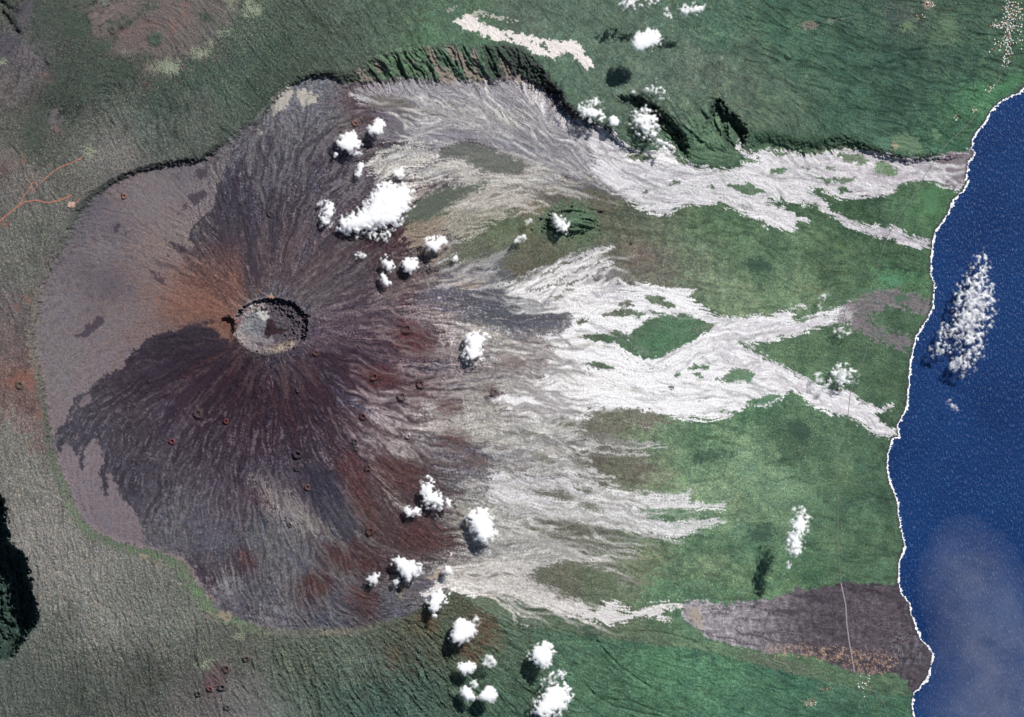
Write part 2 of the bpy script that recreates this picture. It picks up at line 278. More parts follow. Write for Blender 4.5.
# ------------------------------------------------------------------ albedo
OUT=[(140,10,112,100,96),(200,45,98,92,88),(220,12,100,98,92),(120,45,104,90,86),(104,28,104,92,88),(170,45,106,98,94),(150,50,108,92,86),(80,10,58,72,58),(250,90,50,70,52),(300,100,50,68,52),(280,50,52,74,56),(220,80,50,72,56),(180,85,52,72,58),(10,10,60,75,62),(40,30,84,80,86),(80,20,56,66,58),(130,20,98,86,86),(160,20,112,92,90),(150,35,115,88,85),(30,60,90,84,96),(35,45,82,80,92),(10,45,80,78,90),(10,90,95,88,90),(20,120,80,88,76),(60,60,72,72,70),(85,45,70,72,66),(60,100,52,60,55),(100,80,48,64,54),(120,65,46,60,50),(160,100,52,72,58),(200,70,50,74,58),(240,60,54,74,60),(180,30,108,98,95),(200,30,100,96,94),(230,30,66,82,66),(250,15,62,82,62),(200,110,74,82,72),(230,95,62,82,62),(150,130,76,88,78),(120,150,100,98,92),(80,140,74,90,76),(90,160,98,100,92),(40,150,66,80,66),(30,180,108,98,95),(60,180,95,98,88),(20,240,90,98,86),(40,210,90,98,86),(30,280,90,98,86),(10,310,96,85,88),(10,340,98,78,78),(15,380,118,76,66),(35,400,108,72,66),(30,420,112,84,78),(10,440,98,100,90),(30,480,104,106,95),(40,530,115,114,105),(70,580,115,117,106),(100,620,110,115,103),(50,640,78,92,78),(30,690,60,80,68),(80,690,54,72,60),(140,600,104,111,100),(180,620,94,104,90),(200,650,82,94,78),(150,680,58,72,60),(190,690,85,84,84),(215,690,92,80,84),(235,700,82,88,84),(240,650,72,84,68),(300,660,80,92,74),(350,670,80,95,78),(400,640,76,82,66),(420,620,84,84,64),(300,700,72,92,76),(350,700,62,90,76),(380,710,58,88,76),(420,700,60,90,74),(450,630,70,84,62),(470,640,92,80,64),(480,625,88,82,66),(500,640,66,96,68),(500,700,58,98,68),(480,680,62,95,66),(560,630,58,100,68),(620,640,55,105,70),(600,680,56,108,70),(660,660,58,118,72),(720,670,58,120,76),(690,635,52,110,76),(760,700,54,112,74),(800,670,46,108,74),(850,700,48,102,68),(890,700,52,106,70),(850,680,66,110,78),
(300,30,60,78,60),(350,50,62,80,62),(400,20,62,86,62),(450,30,60,94,66),(430,38,62,104,66),(480,38,64,104,68),(300,60,58,75,58),(520,15,68,90,70),(560,70,66,98,72),(620,50,68,95,72),(660,20,62,95,70),(700,70,74,94,74),(650,90,70,93,73),(640,15,66,92,70),(720,30,54,96,68),(780,30,48,96,66),(750,55,66,96,70),(740,90,76,98,75),(780,90,66,98,72),(775,105,74,104,74),(800,60,52,97,68),(850,60,44,90,64),(900,60,40,82,62),(900,100,42,86,62),(850,110,50,97,68),(960,60,42,84,62),(960,20,50,92,65),(930,20,66,98,70),(900,12,66,84,76),(950,28,74,108,74),(870,20,50,92,68),(960,130,50,106,68),(1000,70,58,100,68),(985,100,56,125,72),(690,110,72,102,74),(700,140,70,112,74)]
WF=[(60,300,115,106,110),(100,250,117,107,110),(150,200,118,108,110),(100,350,116,104,108),(120,320,118,106,106),(150,310,120,102,100),(170,290,124,100,94),(160,265,122,105,102),(185,300,124,96,90),(205,300,124,86,76),(200,280,122,94,88),(215,312,114,80,72),(180,315,118,92,86),(220,285,120,86,76),(140,335,118,98,98),(80,400,118,107,110),(80,480,120,108,114),(110,530,118,106,112),(200,190,108,100,104),(190,170,100,96,102),(110,230,104,95,102),(90,270,100,90,96),(110,285,98,88,94),(60,360,114,106,108),(70,230,96,92,98),(230,140,100,96,100),(180,230,120,108,106),(150,250,124,107,104)]
YO=[(250,130,104,98,102),(235,150,98,92,98),(290,110,112,108,114),(320,85,112,110,118),(320,100,108,104,112),(300,140,96,92,94),(280,150,88,84,92),(260,160,88,82,90),(240,170,84,78,88),(300,170,82,74,84),(330,120,90,86,92),(350,100,105,85,90),(355,110,88,64,66),(345,130,100,84,80),(330,150,72,58,70),(310,160,74,62,76),(230,200,66,60,72),(203,225,96,84,84),(208,240,90,80,82),(225,235,64,54,66),(218,255,70,58,64),(240,225,66,60,72),(250,210,72,66,78),(250,250,78,66,72),(240,280,96,78,76),(232,290,120,88,78),(262,285,80,74,80),(235,305,112,80,68),(290,230,78,60,68),(330,200,84,72,84),(300,200,84,72,80),(350,180,88,74,84),(300,280,80,68,74),(340,280,80,62,70),(380,240,80,46,50),(370,220,80,50,56),(350,240,82,62,66),(400,290,96,70,68),(360,320,80,68,74),(360,290,86,66,72),(330,330,74,66,76),(320,310,84,76,80),(400,335,76,44,44),(415,340,80,48,48),(425,350,84,56,54),(430,330,100,80,76),(380,310,90,84,82),(420,315,125,118,110),(450,330,160,152,142),(440,355,110,100,98),(470,325,172,166,154),(500,350,178,170,160),(470,355,135,122,116),(520,355,140,126,120),(520,375,132,118,112),(350,360,78,58,62),(330,360,74,66,78),(365,375,104,62,54),(390,380,110,66,58),(375,368,64,64,76),(420,372,78,76,84),(430,385,98,64,62),(415,400,112,68,62),(400,400,95,74,72),(440,370,104,96,100),(470,385,118,104,108),(450,400,110,100,100),(492,395,86,62,70),(505,385,110,96,100),(520,395,120,105,105),(370,430,128,128,122),(355,410,84,82,94),(340,420,92,92,96),(380,410,118,112,112),(400,410,135,131,126),(430,412,160,156,150),(430,428,162,158,152),(470,425,165,160,154),(450,405,105,84,88),(450,440,98,84,88),(440,450,96,80,86),(410,440,135,130,125),(385,440,96,90,96),(400,452,118,112,112),(390,470,94,62,60),(405,465,100,60,56),(420,475,96,58,54),(375,460,96,70,68),(450,470,108,100,102),(435,460,92,84,90),(480,460,112,104,108),(470,450,100,84,90),(500,450,140,136,132),(490,475,115,106,110),(480,490,140,134,130),(510,480,122,114,116),(500,500,160,156,148),(540,440,152,150,146),(560,450,140,134,128),(540,480,152,148,146),(520,470,118,108,114),(560,500,165,160,158),(500,520,165,162,152),(520,550,165,160,155),(560,550,150,148,140),(480,560,155,150,145),(450,540,96,66,62),(430,520,90,62,62),(420,540,94,56,52),(440,525,120,110,105),(400,535,92,58,54),(350,480,92,60,58),(345,465,100,62,58),(355,500,94,62,58),(368,510,104,78,68),(330,500,56,58,74),(340,515,56,58,72),(325,485,56,60,74),(310,470,64,66,80),(345,530,58,54,66),(320,520,56,54,70),(355,545,90,52,50),(340,560,84,46,46),(325,550,78,50,54),(370,565,84,48,46),(350,590,96,88,96),(370,600,94,56,50),(360,595,84,54,54),(312,582,96,50,46),(320,590,90,56,54),(300,560,84,84,96),(285,570,104,98,100),(270,560,88,84,92),(260,540,84,84,92),(260,520,74,78,86),(290,540,96,92,96),(300,520,88,84,92),(320,540,84,80,90),(260,590,84,80,90),(270,620,110,102,106),(330,600,84,82,94),(330,620,88,86,98),(390,600,94,92,102),(400,612,90,88,100),(420,590,104,100,104),(405,590,120,106,92),(440,580,130,124,118),(460,570,140,134,128),(220,540,88,84,94),(200,520,88,82,92),(170,530,98,92,98),(180,510,94,90,94),(240,500,78,66,76),(160,470,62,54,66),(150,500,70,64,76),(200,440,60,48,58),(185,455,76,70,74),(165,465,84,80,82),(130,420,64,56,66),(90,440,70,64,74),(130,470,62,54,66),(180,400,60,48,58),(135,415,78,68,66),(190,430,80,74,84),(165,410,72,66,78),(250,420,62,44,54),(280,450,66,56,66),(262,450,72,60,68),(270,390,66,48,54),(230,370,66,48,54),(200,390,76,54,58),(215,365,88,66,62),(195,370,100,76,70),(185,385,104,80,72),(160,380,62,54,64),(225,400,56,48,60),(240,385,52,44,54),(300,400,72,60,68),(320,370,70,66,76),(340,395,80,80,96),(250,360,76,62,62),(215,340,100,74,66),(205,345,84,68,68),(190,345,72,60,68),(170,345,68,58,68),(280,365,72,68,76),(310,350,78,72,80),(220,600,96,86,96),(225,590,128,120,124),(205,575,78,58,68),(240,610,86,80,92),(245,560,80,54,60),(280,615,104,98,106),(230,620,82,72,84),(270,540,90,92,94),(300,455,66,56,66),(285,480,78,74,80),(295,490,80,60,64),(265,470,70,72,80),(260,500,84,60,66)]
EA=[(440,210,90,98,80),(480,190,88,96,82),(450,180,118,112,105),(500,228,78,100,70),(470,245,86,96,80),(530,200,112,108,100),(560,190,108,104,96),(530,225,84,98,72),(540,250,86,92,76),(520,270,88,88,78),(600,220,90,96,82),(585,220,66,112,72),(650,230,80,98,78),(630,210,80,96,76),(620,270,100,102,94),(640,255,104,98,92),(600,205,100,98,88),(670,270,92,98,88),(700,225,72,110,74),(690,250,78,104,78),(740,240,68,108,72),(730,220,64,108,70),(720,290,88,118,86),(740,300,92,122,88),(700,275,84,108,82),(760,270,58,98,68),(780,250,58,100,68),(800,285,86,122,84),(780,300,84,124,84),(800,235,74,116,78),(830,265,54,92,62),(850,230,46,88,58),(860,260,58,100,68),(845,250,72,116,74),(895,278,62,130,80),(900,260,46,90,60),(900,210,58,108,70),(930,205,56,115,66),(880,205,44,86,58),(850,207,40,84,52),(790,205,48,92,58),(680,335,44,96,60),(660,345,40,92,56),(820,350,62,106,70),(790,345,62,102,68),(860,370,58,100,68),(840,375,60,104,70),(890,380,52,92,62),(900,345,52,96,66),(890,310,58,100,70),(880,420,50,92,64),(610,420,102,106,92),(600,460,92,92,84),(590,440,90,92,84),(640,470,94,94,86),(620,450,86,92,82),(610,480,90,96,80),(650,420,100,98,92),(670,428,76,112,80),(640,440,84,112,82),(660,440,78,118,80),(700,435,58,106,70),(700,455,56,100,70),(700,470,82,126,86),(730,430,82,126,86),(680,485,86,126,86),(660,480,92,112,84),(750,450,86,130,94),(720,495,92,130,94),(740,515,88,126,90),(760,400,52,102,70),(740,415,50,104,68),(800,415,60,106,72),(785,430,44,86,60),(800,445,50,88,64),(820,450,62,110,76),(815,425,68,116,80),(840,475,70,116,78),(870,460,52,98,70),(870,500,46,92,66),(845,510,46,92,66),(830,500,64,112,78),(780,480,80,126,90),(770,520,76,120,84),(755,535,48,98,70),(740,545,54,104,72),(700,545,66,114,78),(710,565,84,118,82),(650,555,84,104,74),(640,575,82,100,74),(600,575,76,98,70),(620,590,74,96,70),(660,590,60,108,72),(690,600,48,96,66),(740,580,80,122,80),(720,590,62,112,74),(750,598,56,102,70),(800,560,56,106,70),(810,575,46,98,64),(780,585,66,114,72),(860,560,54,100,70),(840,540,66,112,76),(860,530,60,106,72),(560,570,96,100,88),(580,560,84,98,76),(560,590,84,92,80),(580,540,98,98,86),(600,600,74,96,72),(560,600,70,84,64),(540,610,58,84,62),(570,625,54,90,64),(480,610,84,104,78),(520,612,56,92,66),(640,512,60,108,70),(660,520,56,106,70),(600,515,90,104,88),(600,530,84,94,82),(560,440,100,100,88),(540,500,96,98,86),(560,345,60,80,60),(610,342,50,90,60),(640,355,46,90,60),(600,320,84,94,80),(560,315,90,92,80),(750,170,66,110,72),(700,168,70,108,72),(640,155,78,104,72),(850,158,84,112,84),(886,166,84,124,84),(750,190,66,106,70)]
def oc(s):
    k=1.0
    if s[0]<260 and s[1]>130: k=1.3 if s[1]<420 else 1.5
    elif s[0]<260: k=1.15
    elif s[0]<470 and s[1]>600: k=1.15
    c=np.array(s[2:],float)
    if s[0]<260: q_=.5 if s[1]>130 or s[0]<50 else .85; c=c.mean()+(c-c.mean())*q_+np.array([4,0,-1])*(q_<.6)
    return tuple(lin(c)*k)
c_out=idw([s[:2]+oc(s) for s in OUT],3.2,3.)
c_wf=idw([s[:2]+tuple(lin(s[2:])*1.14) for s in WF],3.,4.)
def yo(c):
    c=np.array(c,float)
    l=c.mean(); c=l*(.95 if c[0]>c[1]+18 else 1.)+(c-l)*(.7 if c[0]>c[1]+18 else .8)+np.array([-3,0,3])
    return tuple(lin(c))
c_yo=idw([s[:2]+yo(s[2:]) for s in YO],4.,2.)
c_ea=idw([s[:2]+tuple(lin(s[2:])*(1.16 if 610<s[0]<810 and s[1]>230 else 1.)*np.array([1.08,1.,.92])) for s in EA],3.2,3.)
# sample the idw fields through a noise warp so the patches have ragged, flow-aligned edges
def warp(c,a,N1,N2):
    ii=np.clip((np.arange(NX)[None,:]+(a*(N1*.5+N2*U)/ST)).astype(np.int32),0,NX-1)
    jj=np.clip((np.arange(NY)[:,None]+(a*(nmid*.5+N2*V)/ST)).astype(np.int32),0,NY-1)
    return c[jj,ii]
c_out=warp(c_out,5,nedge,nmid); c_yo=warp(c_yo,5.,nedge,FL); c_ea=warp(c_ea,5,nedge,FW); c_wf=warp(c_wf,6,nedge,nmid)
log('idw')
YOUNG=[(240,122),(236,130),(228,160),(222,180),(217,200),(214,210),(207,214),(198,222),(190,232),(188,240),(196,250),(190,250),(185,247),(176,243),(171,242),(171,246),(180,251),(192,257),(204,262),(214,271),(206,268),(197,264),(194.5,266),(200,275),(208,284),(214,289),(221,293),(224,298),(222,285),(225,280),(229,296),(227,310),(226,316),(221,317),(200,321),(176,331),(163,333),(150,338),(138,348),(131,353),(127,360),(122,371),(107,374),(98,379),(90,390),(78,397),(75,409),(70,421),(55,430),(55,445),(59,460),(62,445),(68,441),(72,450),(78,455),(81,470),(84,468),(81,450),(86,445),(97,437),(99,432),(98,445),(105,458),(100,468),(101,482),(104,493),(108,495),(107,475),(112,472),(116,485),(122,502),(130,505),(140,520),(144,534),(145,545),(170,552),(182,556),(195,570),(205,590),(215,605),(225,615),(240,625),(250,640),(400,660),(1100,760),(1100,60),(700,0),(300,0)]
def P1(pts,soft=1.,amp=.35,N=nedge,sharp=4.):
    sl,m=poly(pts,soft,amp,N,sharp); o=np.zeros((NY,NX),F); o[sl]=m; return o
m_young=P1(YOUNG,1.2,.4,nedge*.7+FL*.4,5)
EAST=[(425,215),(445,196),(470,180),(484,174),(474,168),(450,158),(437,154),(455,146),(472,141),(500,150),(530,160),(560,175),(580,180),(600,150),(660,140),(1100,100),(1100,760),(400,660),(440,600),(465,590),(500,588),(520,596),(545,600),(560,594),(530,580),(545,565),(580,555),(560,545),(520,530),(550,515),(600,520),(590,505),(560,500),(525,488),(560,475),(585,470),(560,455),(570,440),(545,425),(560,420),(600,400),(600,330),(540,300),(505,290),(480,275),(500,262),(470,262),(450,262),(432,268),(460,245),(452,230),(430,238),(410,232),(400,220),(412,210)]
m_east=P1(EAST,4.,.5,FL,2.2)
patch=.5+.5*np.tanh(2.2*(.7*nmid+.5*nfine))          # clumpy 0..1
c_eat=None
# --- base
inn=mix(c_wf,c_yo,m_young[...,None]); inn=mix(inn,c_ea,m_east[...,None])
col=mix(c_out,inn,inside[...,None])
vegz=np.clip(m_east*inside+(1-inside),0,1)           # where plants grow
# forest stipple on the north-west plateau
def amt(samples): return idw(samples,3.,6.)[...,0]
stip=amt([(60,40,1),(90,50,1),(130,70,.8),(60,110,1),(150,25,.5),(30,50,.25),(180,50,.8),(220,60,.7),(230,30,1),(180,110,.4),(100,150,.5),(40,150,1),(20,100,.3),(20,30,.9),(30,200,.5),(30,300,.4),(20,380,.3),(20,440,.8),(60,540,.7),(80,620,.8),(150,620,.9),(200,660,1),(90,690,.5),(250,670,.6),(300,660,.5),(350,50,.3),(450,30,.15),(600,40,.12),(750,60,.2),(900,60,.25),(900,20,.6),(700,680,.2),(480,660,.4),(850,700,.35),(420,640,.6),(700,250,.1),(850,250,.4),(800,440,.5),(860,480,.2),(820,560,.4),(650,450,.15),(100,300,0),(300,300,0),(450,120,0),(600,580,.15)])
dark=ss(.1,.75,.45*nmid+.5*nfine+.6*npx)
dk=lin0((50,63,50))
col=mix(col,dk,(np.clip(stip*dark*.62,0,1)*vegz)[...,None])
brt=ss(1.1,1.9,.5*nfine+.7*npx+.4*nmid)
col=mix(col,col*1.55,(brt*np.clip(stip,.08,.5)*vegz)[...,None])
# streaky lava texture
lava=np.clip(inside*(1-m_east),0,1)
K=ss(420,480,XX)*lava
st=idw([(s[0],s[1],v) for s,v in [((100,300),.05),((150,200),.07),((80,450),.06),((110,530),.06),((180,300),.12),((270,260),.5),((270,400),.55),((350,340),.5),((230,230),.45),((330,180),.5),((200,400),.25),((130,430),.12),((220,520),.2),((260,580),.3),((330,600),.15),((330,500),.18),((400,480),.3),((430,430),.4),((370,420),.55),((420,400),.4),((380,240),.3),((470,120),.22),((540,130),.25),((430,180),.25),((500,340),.28),((540,450),.32),((560,520),.32),((480,560),.32),((300,120),.3),((450,320),.4)]],3.,6.)[...,0]
tex=.6*sA+.4*sB+.35*sC+.5*nfine+.4*npx+.3*nedge
col=col*np.exp(np.clip(.8*st*tex,-1,1.1)*lava)[...,None]
cream=lin((176,160,142))
radial=ss(60,115,np.hypot(XX-271,YY-326))
hi=ss(1.25,2.1,sA*.8+sC*.6)*st*1.3*lava
col=mix(col,lin((150,128,118)),np.clip(hi,0,.75)[...,None])
# vegetation mottling
vm=.10*nmid+.15*nfine+(.16+.12*stip)*npx+.05*sB+.06*nbig+.05*nedge
nv1=noise(45,6,1.3,91); nv2=noise(16,3,1.,92); vlow=ss(480,800,XX)*.6+.4
var_=(.13*np.tanh(nv1*1.3)+.13*np.tanh(nv2*1.4))*vlow
col=col*np.exp((var_*(1-lava))[...,None]*np.array([1.25,1.,.8],F))
cl2=ss(.35,.9,.8*nv2+.5*nfine+.3*nedge)*ss(700,820,XX)*(1-lava)
col=col*np.exp(-(.32*cl2))[...,None]
c_eat=(c_ea*np.exp(np.clip(vm,-.5,.5))[...,None]).astype(F)
col=col*np.exp(np.clip(vm,-.5,.5)*(1-lava)+stip*vegz*(.22*nfine+.22*npx))[...,None]
# west plain mottling
wf=np.clip(inside*(1-m_young),0,1)
nh=noise(40,3,1.,61)*(.3+.15*lava); nh2=noise(9,1.5,.5,62)*.35
col=col*np.exp(((.10*noise(50,4,1.,63)+.09*nedge+.10*nfine+.08*npx)*lava*m_young))[...,None]
col=col*np.exp((.05*nh+.035*nh2)[...,None]*np.array([1.,0.,-1.],F))
col=col*np.exp((.08*npx+.07*nfine+.05*nmid+.04*nedge)*wf)[...,None]
col=mix(col,lin((90,82,92)),(wf*.55*ss(.9,1.8,nmid*.7+nfine*.5+nedge*.5)*ss(230,150,XX))[...,None])
log('base')
def paint(pts,c,soft=1.2,amp=.35,N=None,sharp=4.,op=1.,tx=0.,TN=None,over=None):
    "lay a patch of ground colour"
    N=nedge if N is None else N
    sl,m=poly(pts,soft,amp,N,sharp)
    if over is not None: m=m*over[sl]
    c=lin(c) if not isinstance(c,np.ndarray) else c[sl]
    c=np.broadcast_to(c,m.shape+(3,))
    if tx: c=c*np.exp(tx*(TN if TN is not None else FL)[sl])[...,None]
    col[sl]=mix(col[sl],c,(m*op)[...,None])
    return sl,m
def acc(r,*a):
    for sl,m in a: r[sl]=np.maximum(r[sl],m)
HN=(.55*FW+.45*FL+.45*nedge+.4*nfine).astype(F); HN/=HN.std()
MIXF=(.7*sA+.55*sC+.3*sB+.45*nfine+.45*npx+.3*nedge).astype(F); MIXF/=MIXF.std()
MIXT=(.6*sA+.4*sB+.5*nedge+.5*nfine+.4*npx).astype(F)
# cliff ground
cl=np.clip(cliffband*1.3,0,1)*ss(0,35,depth)*(rd>-1.)*(rd<rw*(.72+.28*north))*np.clip(.82+.3*nedge,.35,1)
clc=idw([s[:2]+tuple(lin(s[2:])) for s in [(450,60,50,84,54),(400,65,58,92,56),(520,70,40,56,44),(560,95,34,44,38),(600,125,46,66,52),(640,145,60,96,66),(350,75,60,74,54),(320,74,40,50,40),(280,90,62,84,62),(240,130,72,84,72),(200,157,48,54,48),(160,164,42,46,44),(120,175,46,50,46),(90,195,62,70,64),(60,235,82,98,82),(45,270,84,100,84),(38,300,98,108,92),(33,330,98,108,92),(36,365,104,116,94),(44,400,90,112,86),(50,440,80,106,80),(58,470,84,120,84),(75,510,90,130,88),(110,545,76,120,76),(150,557,76,124,76),(190,575,84,124,82),(200,595,80,132,80),(230,620,84,130,82),(290,635,92,118,88),(340,632,110,130,98),(380,625,84,112,78),(430,602,70,92,62),(470,600,72,108,74),(500,612,72,112,78),(780,142,46,84,52),(840,140,44,82,52),(900,155,38,60,44),(750,140,50,90,58)]],3.,4.)
clc=clc*(1+.45*north[...,None])*(1-.28*ss(300,420,YY)*(XX<470))[...,None]*(1+np.array([.1,-.14,-.05],F)*ss(180,260,YY)[...,None])*np.exp(.16*sA+.14*nfine+.12*nedge+.1*npx)[...,None]
col=mix(col,clc,(np.clip(cl*1.25,0,1))[...,None])
acl=cl.copy()
# scree fans in the north wall
for pts in [[(424,45),(430,46),(434,54),(438,63),(446,68),(460,80),(458,84),(440,83),(436,72),(430,60)],[(452,46),(458,50),(466,59),(472,75),(474,84),(470,84),(462,66),(450,54),(444,48)],[(473,50),(477,52),(479,72),(486,80),(480,84),(472,82),(473,64)],[(497,50),(506,62),(512,78),(508,80),(500,62)],[(514,84),(518,72),(522,76),(525,86)],[(413,56),(416,60),(414,66),(412,62)],[(360,66),(366,74),(372,80),(368,84),(358,76)],[(378,60),(386,70),(382,74),(374,66)]]:
    paint(pts,(150,136,124),1.,.4,nedge,4,.85,.18,npx)
# pale sparse scrub on the plateau, green-white
for pts in [[(148,66),(158,62),(168,58),(180,64),(178,72),(168,74),(158,70)],[(188,52),(195,48),(209,51),(206,57),(192,56)],[(242,6),(256,4),(262,10),(256,16),(246,14)],[(222,0),(238,0),(236,8),(226,12)],[(120,53),(127,50),(131,54),(124,57)],[(206,42),(212,41),(210,46)],[(0,58),(5,58),(6,64),(0,64)],[(100,0),(108,2),(104,6),(98,3)],[(216,34),(228,30),(226,34)],[(86,148),(95,150),(92,156),(85,154)],[(196,666),(214,660),(212,664),(200,669)],[(232,636),(246,634),(240,639)]]:
    paint(pts,(138,150,118),1.8,1.3,nedge*.6+npx*1.,4,.75,.25,npx)
# bare ground patches of the north-west plateau
paint([(75,0),(238,0),(228,16),(208,34),(192,50),(165,58),(140,60),(120,54),(98,46),(90,30),(70,18)],(110,100,97),4.5,1.2,nedge+nmid*.5,2.4,.75,.2,npx)
for pts in [[(108,20),(132,19),(130,24),(110,26)],[(138,12),(156,2),(160,4),(142,15)],[(95,44),(112,36),(123,38),(110,46),(100,56),(92,56)],[(200,14),(208,10),(210,20),(202,24)],[(138,55),(152,54),(154,60),(142,61)],[(150,34),(158,32),(162,40),(156,45),(149,42)],[(64,14),(84,10),(92,30),(80,40),(66,34)]]: paint(pts,(54,74,58),1.4,1.,nedge+npx*.5,3.5,.8,.2,npx)
for pts,c in [([(100,40),(112,36),(125,33),(140,26),(155,22),(158,26),(140,32),(128,38),(115,42)],(128,100,94)),([(170,28),(176,18),(178,30),(173,34)],(134,100,92)),([(183,0),(188,0),(188,24),(184,26)],(134,100,90)),([(90,20),(110,10),(125,4),(122,12),(105,20)],(128,112,110)),([(22,0),(40,0),(36,12),(28,30),(20,26),(14,16)],(92,88,98)),([(0,36),(16,34),(18,46),(8,58),(0,52)],(84,80,94)),([(45,118),(52,110),(60,110),(60,122),(56,128),(48,126)],(122,110,116)),([(54,128),(60,130),(58,133)],(136,98,94)),([(98,80),(104,78),(105,84),(99,84)],(118,108,100)),([(92,94),(97,95),(94,98)],(118,104,100)),([(40,72),(48,76),(52,82),(46,84)],(136,104,98)),([(0,145),(10,150),(25,160),(22,170),(0,172)],(118,106,102)),([(24,156),(29,154),(28,160),(23,160)],(150,108,92)),([(0,168),(6,164),(10,172),(4,178),(0,176)],(92,66,72))]:
    paint(pts,c,2.2,.9,nedge+npx*.4,2.6,.65,.15,npx)
for pts in [[(38,0),(95,0),(85,10),(62,18),(50,30),(38,35),(30,40),(22,42),(30,28)],[(95,40),(110,36),(122,38),(112,44),(104,50),(98,60),(112,57),(132,58),(142,66),(128,78),(104,92),(62,104),(46,90),(56,62),(72,45)],[(110,22),(132,21),(128,25),(112,25)],[(138,12),(152,4),(156,0),(146,0),(140,6)],[(138,55),(152,54),(154,60),(144,62)],[(200,20),(210,12),(214,20),(204,26)],[(36,0),(60,14),(70,30),(60,44),(44,56),(30,46)],[(24,122),(40,100),(50,120),(44,140),(30,160),(24,140)]]:
    paint(pts,(56,72,58),2.2,1.5,nedge*.9+npx*.9,3.2,.6,.35,npx)
for pts in [[(20,370),(32,372),(36,388),(30,392),(24,382),(14,386),(8,392),(8,384)],[(38,408),(42,418),(38,420)],[(2,222),(8,224),(6,227),(0,226)],[(14,305),(20,308),(16,311)],[(22,297),(34,297),(34,299),(24,299)]]:
    paint(pts,(150,92,76),1.6,1.1,nedge*.6+npx*.9,3,.55,.2,npx)
for pts in [[(136,556),(150,557),(152,561),(138,560)],[(155,560),(164,566),(158,568)],[(205,612),(217,618),(216,622),(206,617)],[(218,613),(226,611),(232,615),(230,620),(220,619)]]:
    paint(pts,(160,138,120),1.2,.9,nedge,3,.6)
paint([(202,680),(208,672),(218,662),(226,664),(230,672),(222,684),(212,694),(204,692)],(104,74,80),2.5,.6,nedge,3,.6,.12,npx)
# ---- marks on the west floor
DARKS=[[(99,315.5),(104,317),(104,324),(93,333),(78,338.6),(75,335.6),(83,330.6),(90,323)],[(150.6,270),(157,271.6),(164,279),(165.6,285),(160.6,284),(153,276.6)],[(190.7,195),(200.8,190.5),(207,195),(203,201),(193,205),(188,200)],[(187,204),(190,205),(181,215),(176,219)],[(112,226),(119,224),(120,231),(114,232)],[(122,224),(130,234),(126,236)],[(168,252),(170,256),(167,257)],[(196,170),(206,168),(210,176),(200,180)]]
for pts in DARKS: paint(pts,(74,64,76),.9,.5,nedge,5,.9,.06,npx)
paint([(85,222),(98,214),(112,205),(108,195),(98,196),(84,208)],(96,92,104),2.5,.7,nedge,3,.6)
paint([(217,224),(222,226.4),(221,232.7),(217,239),(215.4,230)],(178,150,124),.9,.4,nedge,5)
paint([(78,407),(79,401),(87,396),(93,395),(92,402),(84,407)],(120,110,114),.9,.4,nedge,5)
paint([(72,440),(76,434),(80,433),(76,440)],(112,100,104),.8,.4,nedge,5)
# fingers of the dark south-west field edge get an orange edge streak near the cone
for pts in [[(165,341),(180,337),(196,333),(190,337),(172,343)],[(185,347),(200,340),(214,334),(204,342),(190,350)],[(188,372),(200,362),(213,354),(206,366),(192,378),(182,396),(180,386)],[(205,352),(222,342),(232,340),(226,350),(212,362)],[(232,345),(240,352),(236,372),(230,380),(230,360)]]:
    paint(pts,(106,82,76),2.,.9,FL,3,.6,.25,sA)
for pts in [[(222,283),(226,290),(228,306),(236,300),(244,296),(240,284),(236,262),(232,258),(230,275)],[(254,262),(256,280),(258,296),(262,296),(262,275)],[(210,318),(222,322),(224,336),(214,338),(205,332)]]:
    paint(pts,(138,98,82),2.,.5,FL,3,.65,.2,sA)
for pts in [[(176,316),(200,304),(216,306),(222,318),(200,322),(180,328)],[(160,300),(190,290),(214,296),(218,308),(190,316),(166,318)]]:
    paint(pts,(142,98,84),6,.5,nedge,1.6,.6,.12,sA)
# maroon cinder areas
for pts in [[(362,370),(380,366),(400,374),(398,382),(384,388),(370,384),(362,378)],[(400,382),(418,372),(430,380),(424,394),(408,398)],[(392,326),(412,322),(430,334),(434,352),(420,356),(402,344),(388,338)],[(340,455),(350,452),(360,470),(366,490),(374,510),(384,520),(372,530),(362,520),(350,505),(344,480)],[(376,456),(400,458),(412,470),(424,480),(418,492),(402,494),(388,488),(372,474)],[(322,545),(336,548),(352,556),(372,560),(376,570),(360,572),(340,570),(326,558)],[(345,590),(356,584),(370,590),(376,600),(360,606),(350,600)],[(308,576),(318,582),(332,592),(324,596),(310,588)],[(406,524),(430,520),(448,532),(452,546),(430,552),(404,548),(396,536)],[(378,216),(398,208),(404,224),(384,232),(368,228)],[(240,555),(250,558),(255,568),(246,566)],[(352,97),(368,96),(368,112),(354,114)]]:
    paint(pts,(78,50,54),5.,1.3,nedge*.8+FL*.6+nmid*.6,1.8,.42,.34,MIXT,over=1-.6*ss(.2,1.,-HN))
for pts in [[(300,470),(316,462),(336,470),(344,492),(356,515),(362,530),(350,542),(330,532),(310,510),(298,488)]]:
    paint(pts,(54,56,68),4.,1.,nedge+FL*.4,2.6,.7,.25,MIXT)
paint([(384,147),(404,146),(405,156),(394,160),(387,157)],(72,72,84),1.2,.3,nedge,3,.9,.05,npx)  # dark blue-grey patch on the northern floor
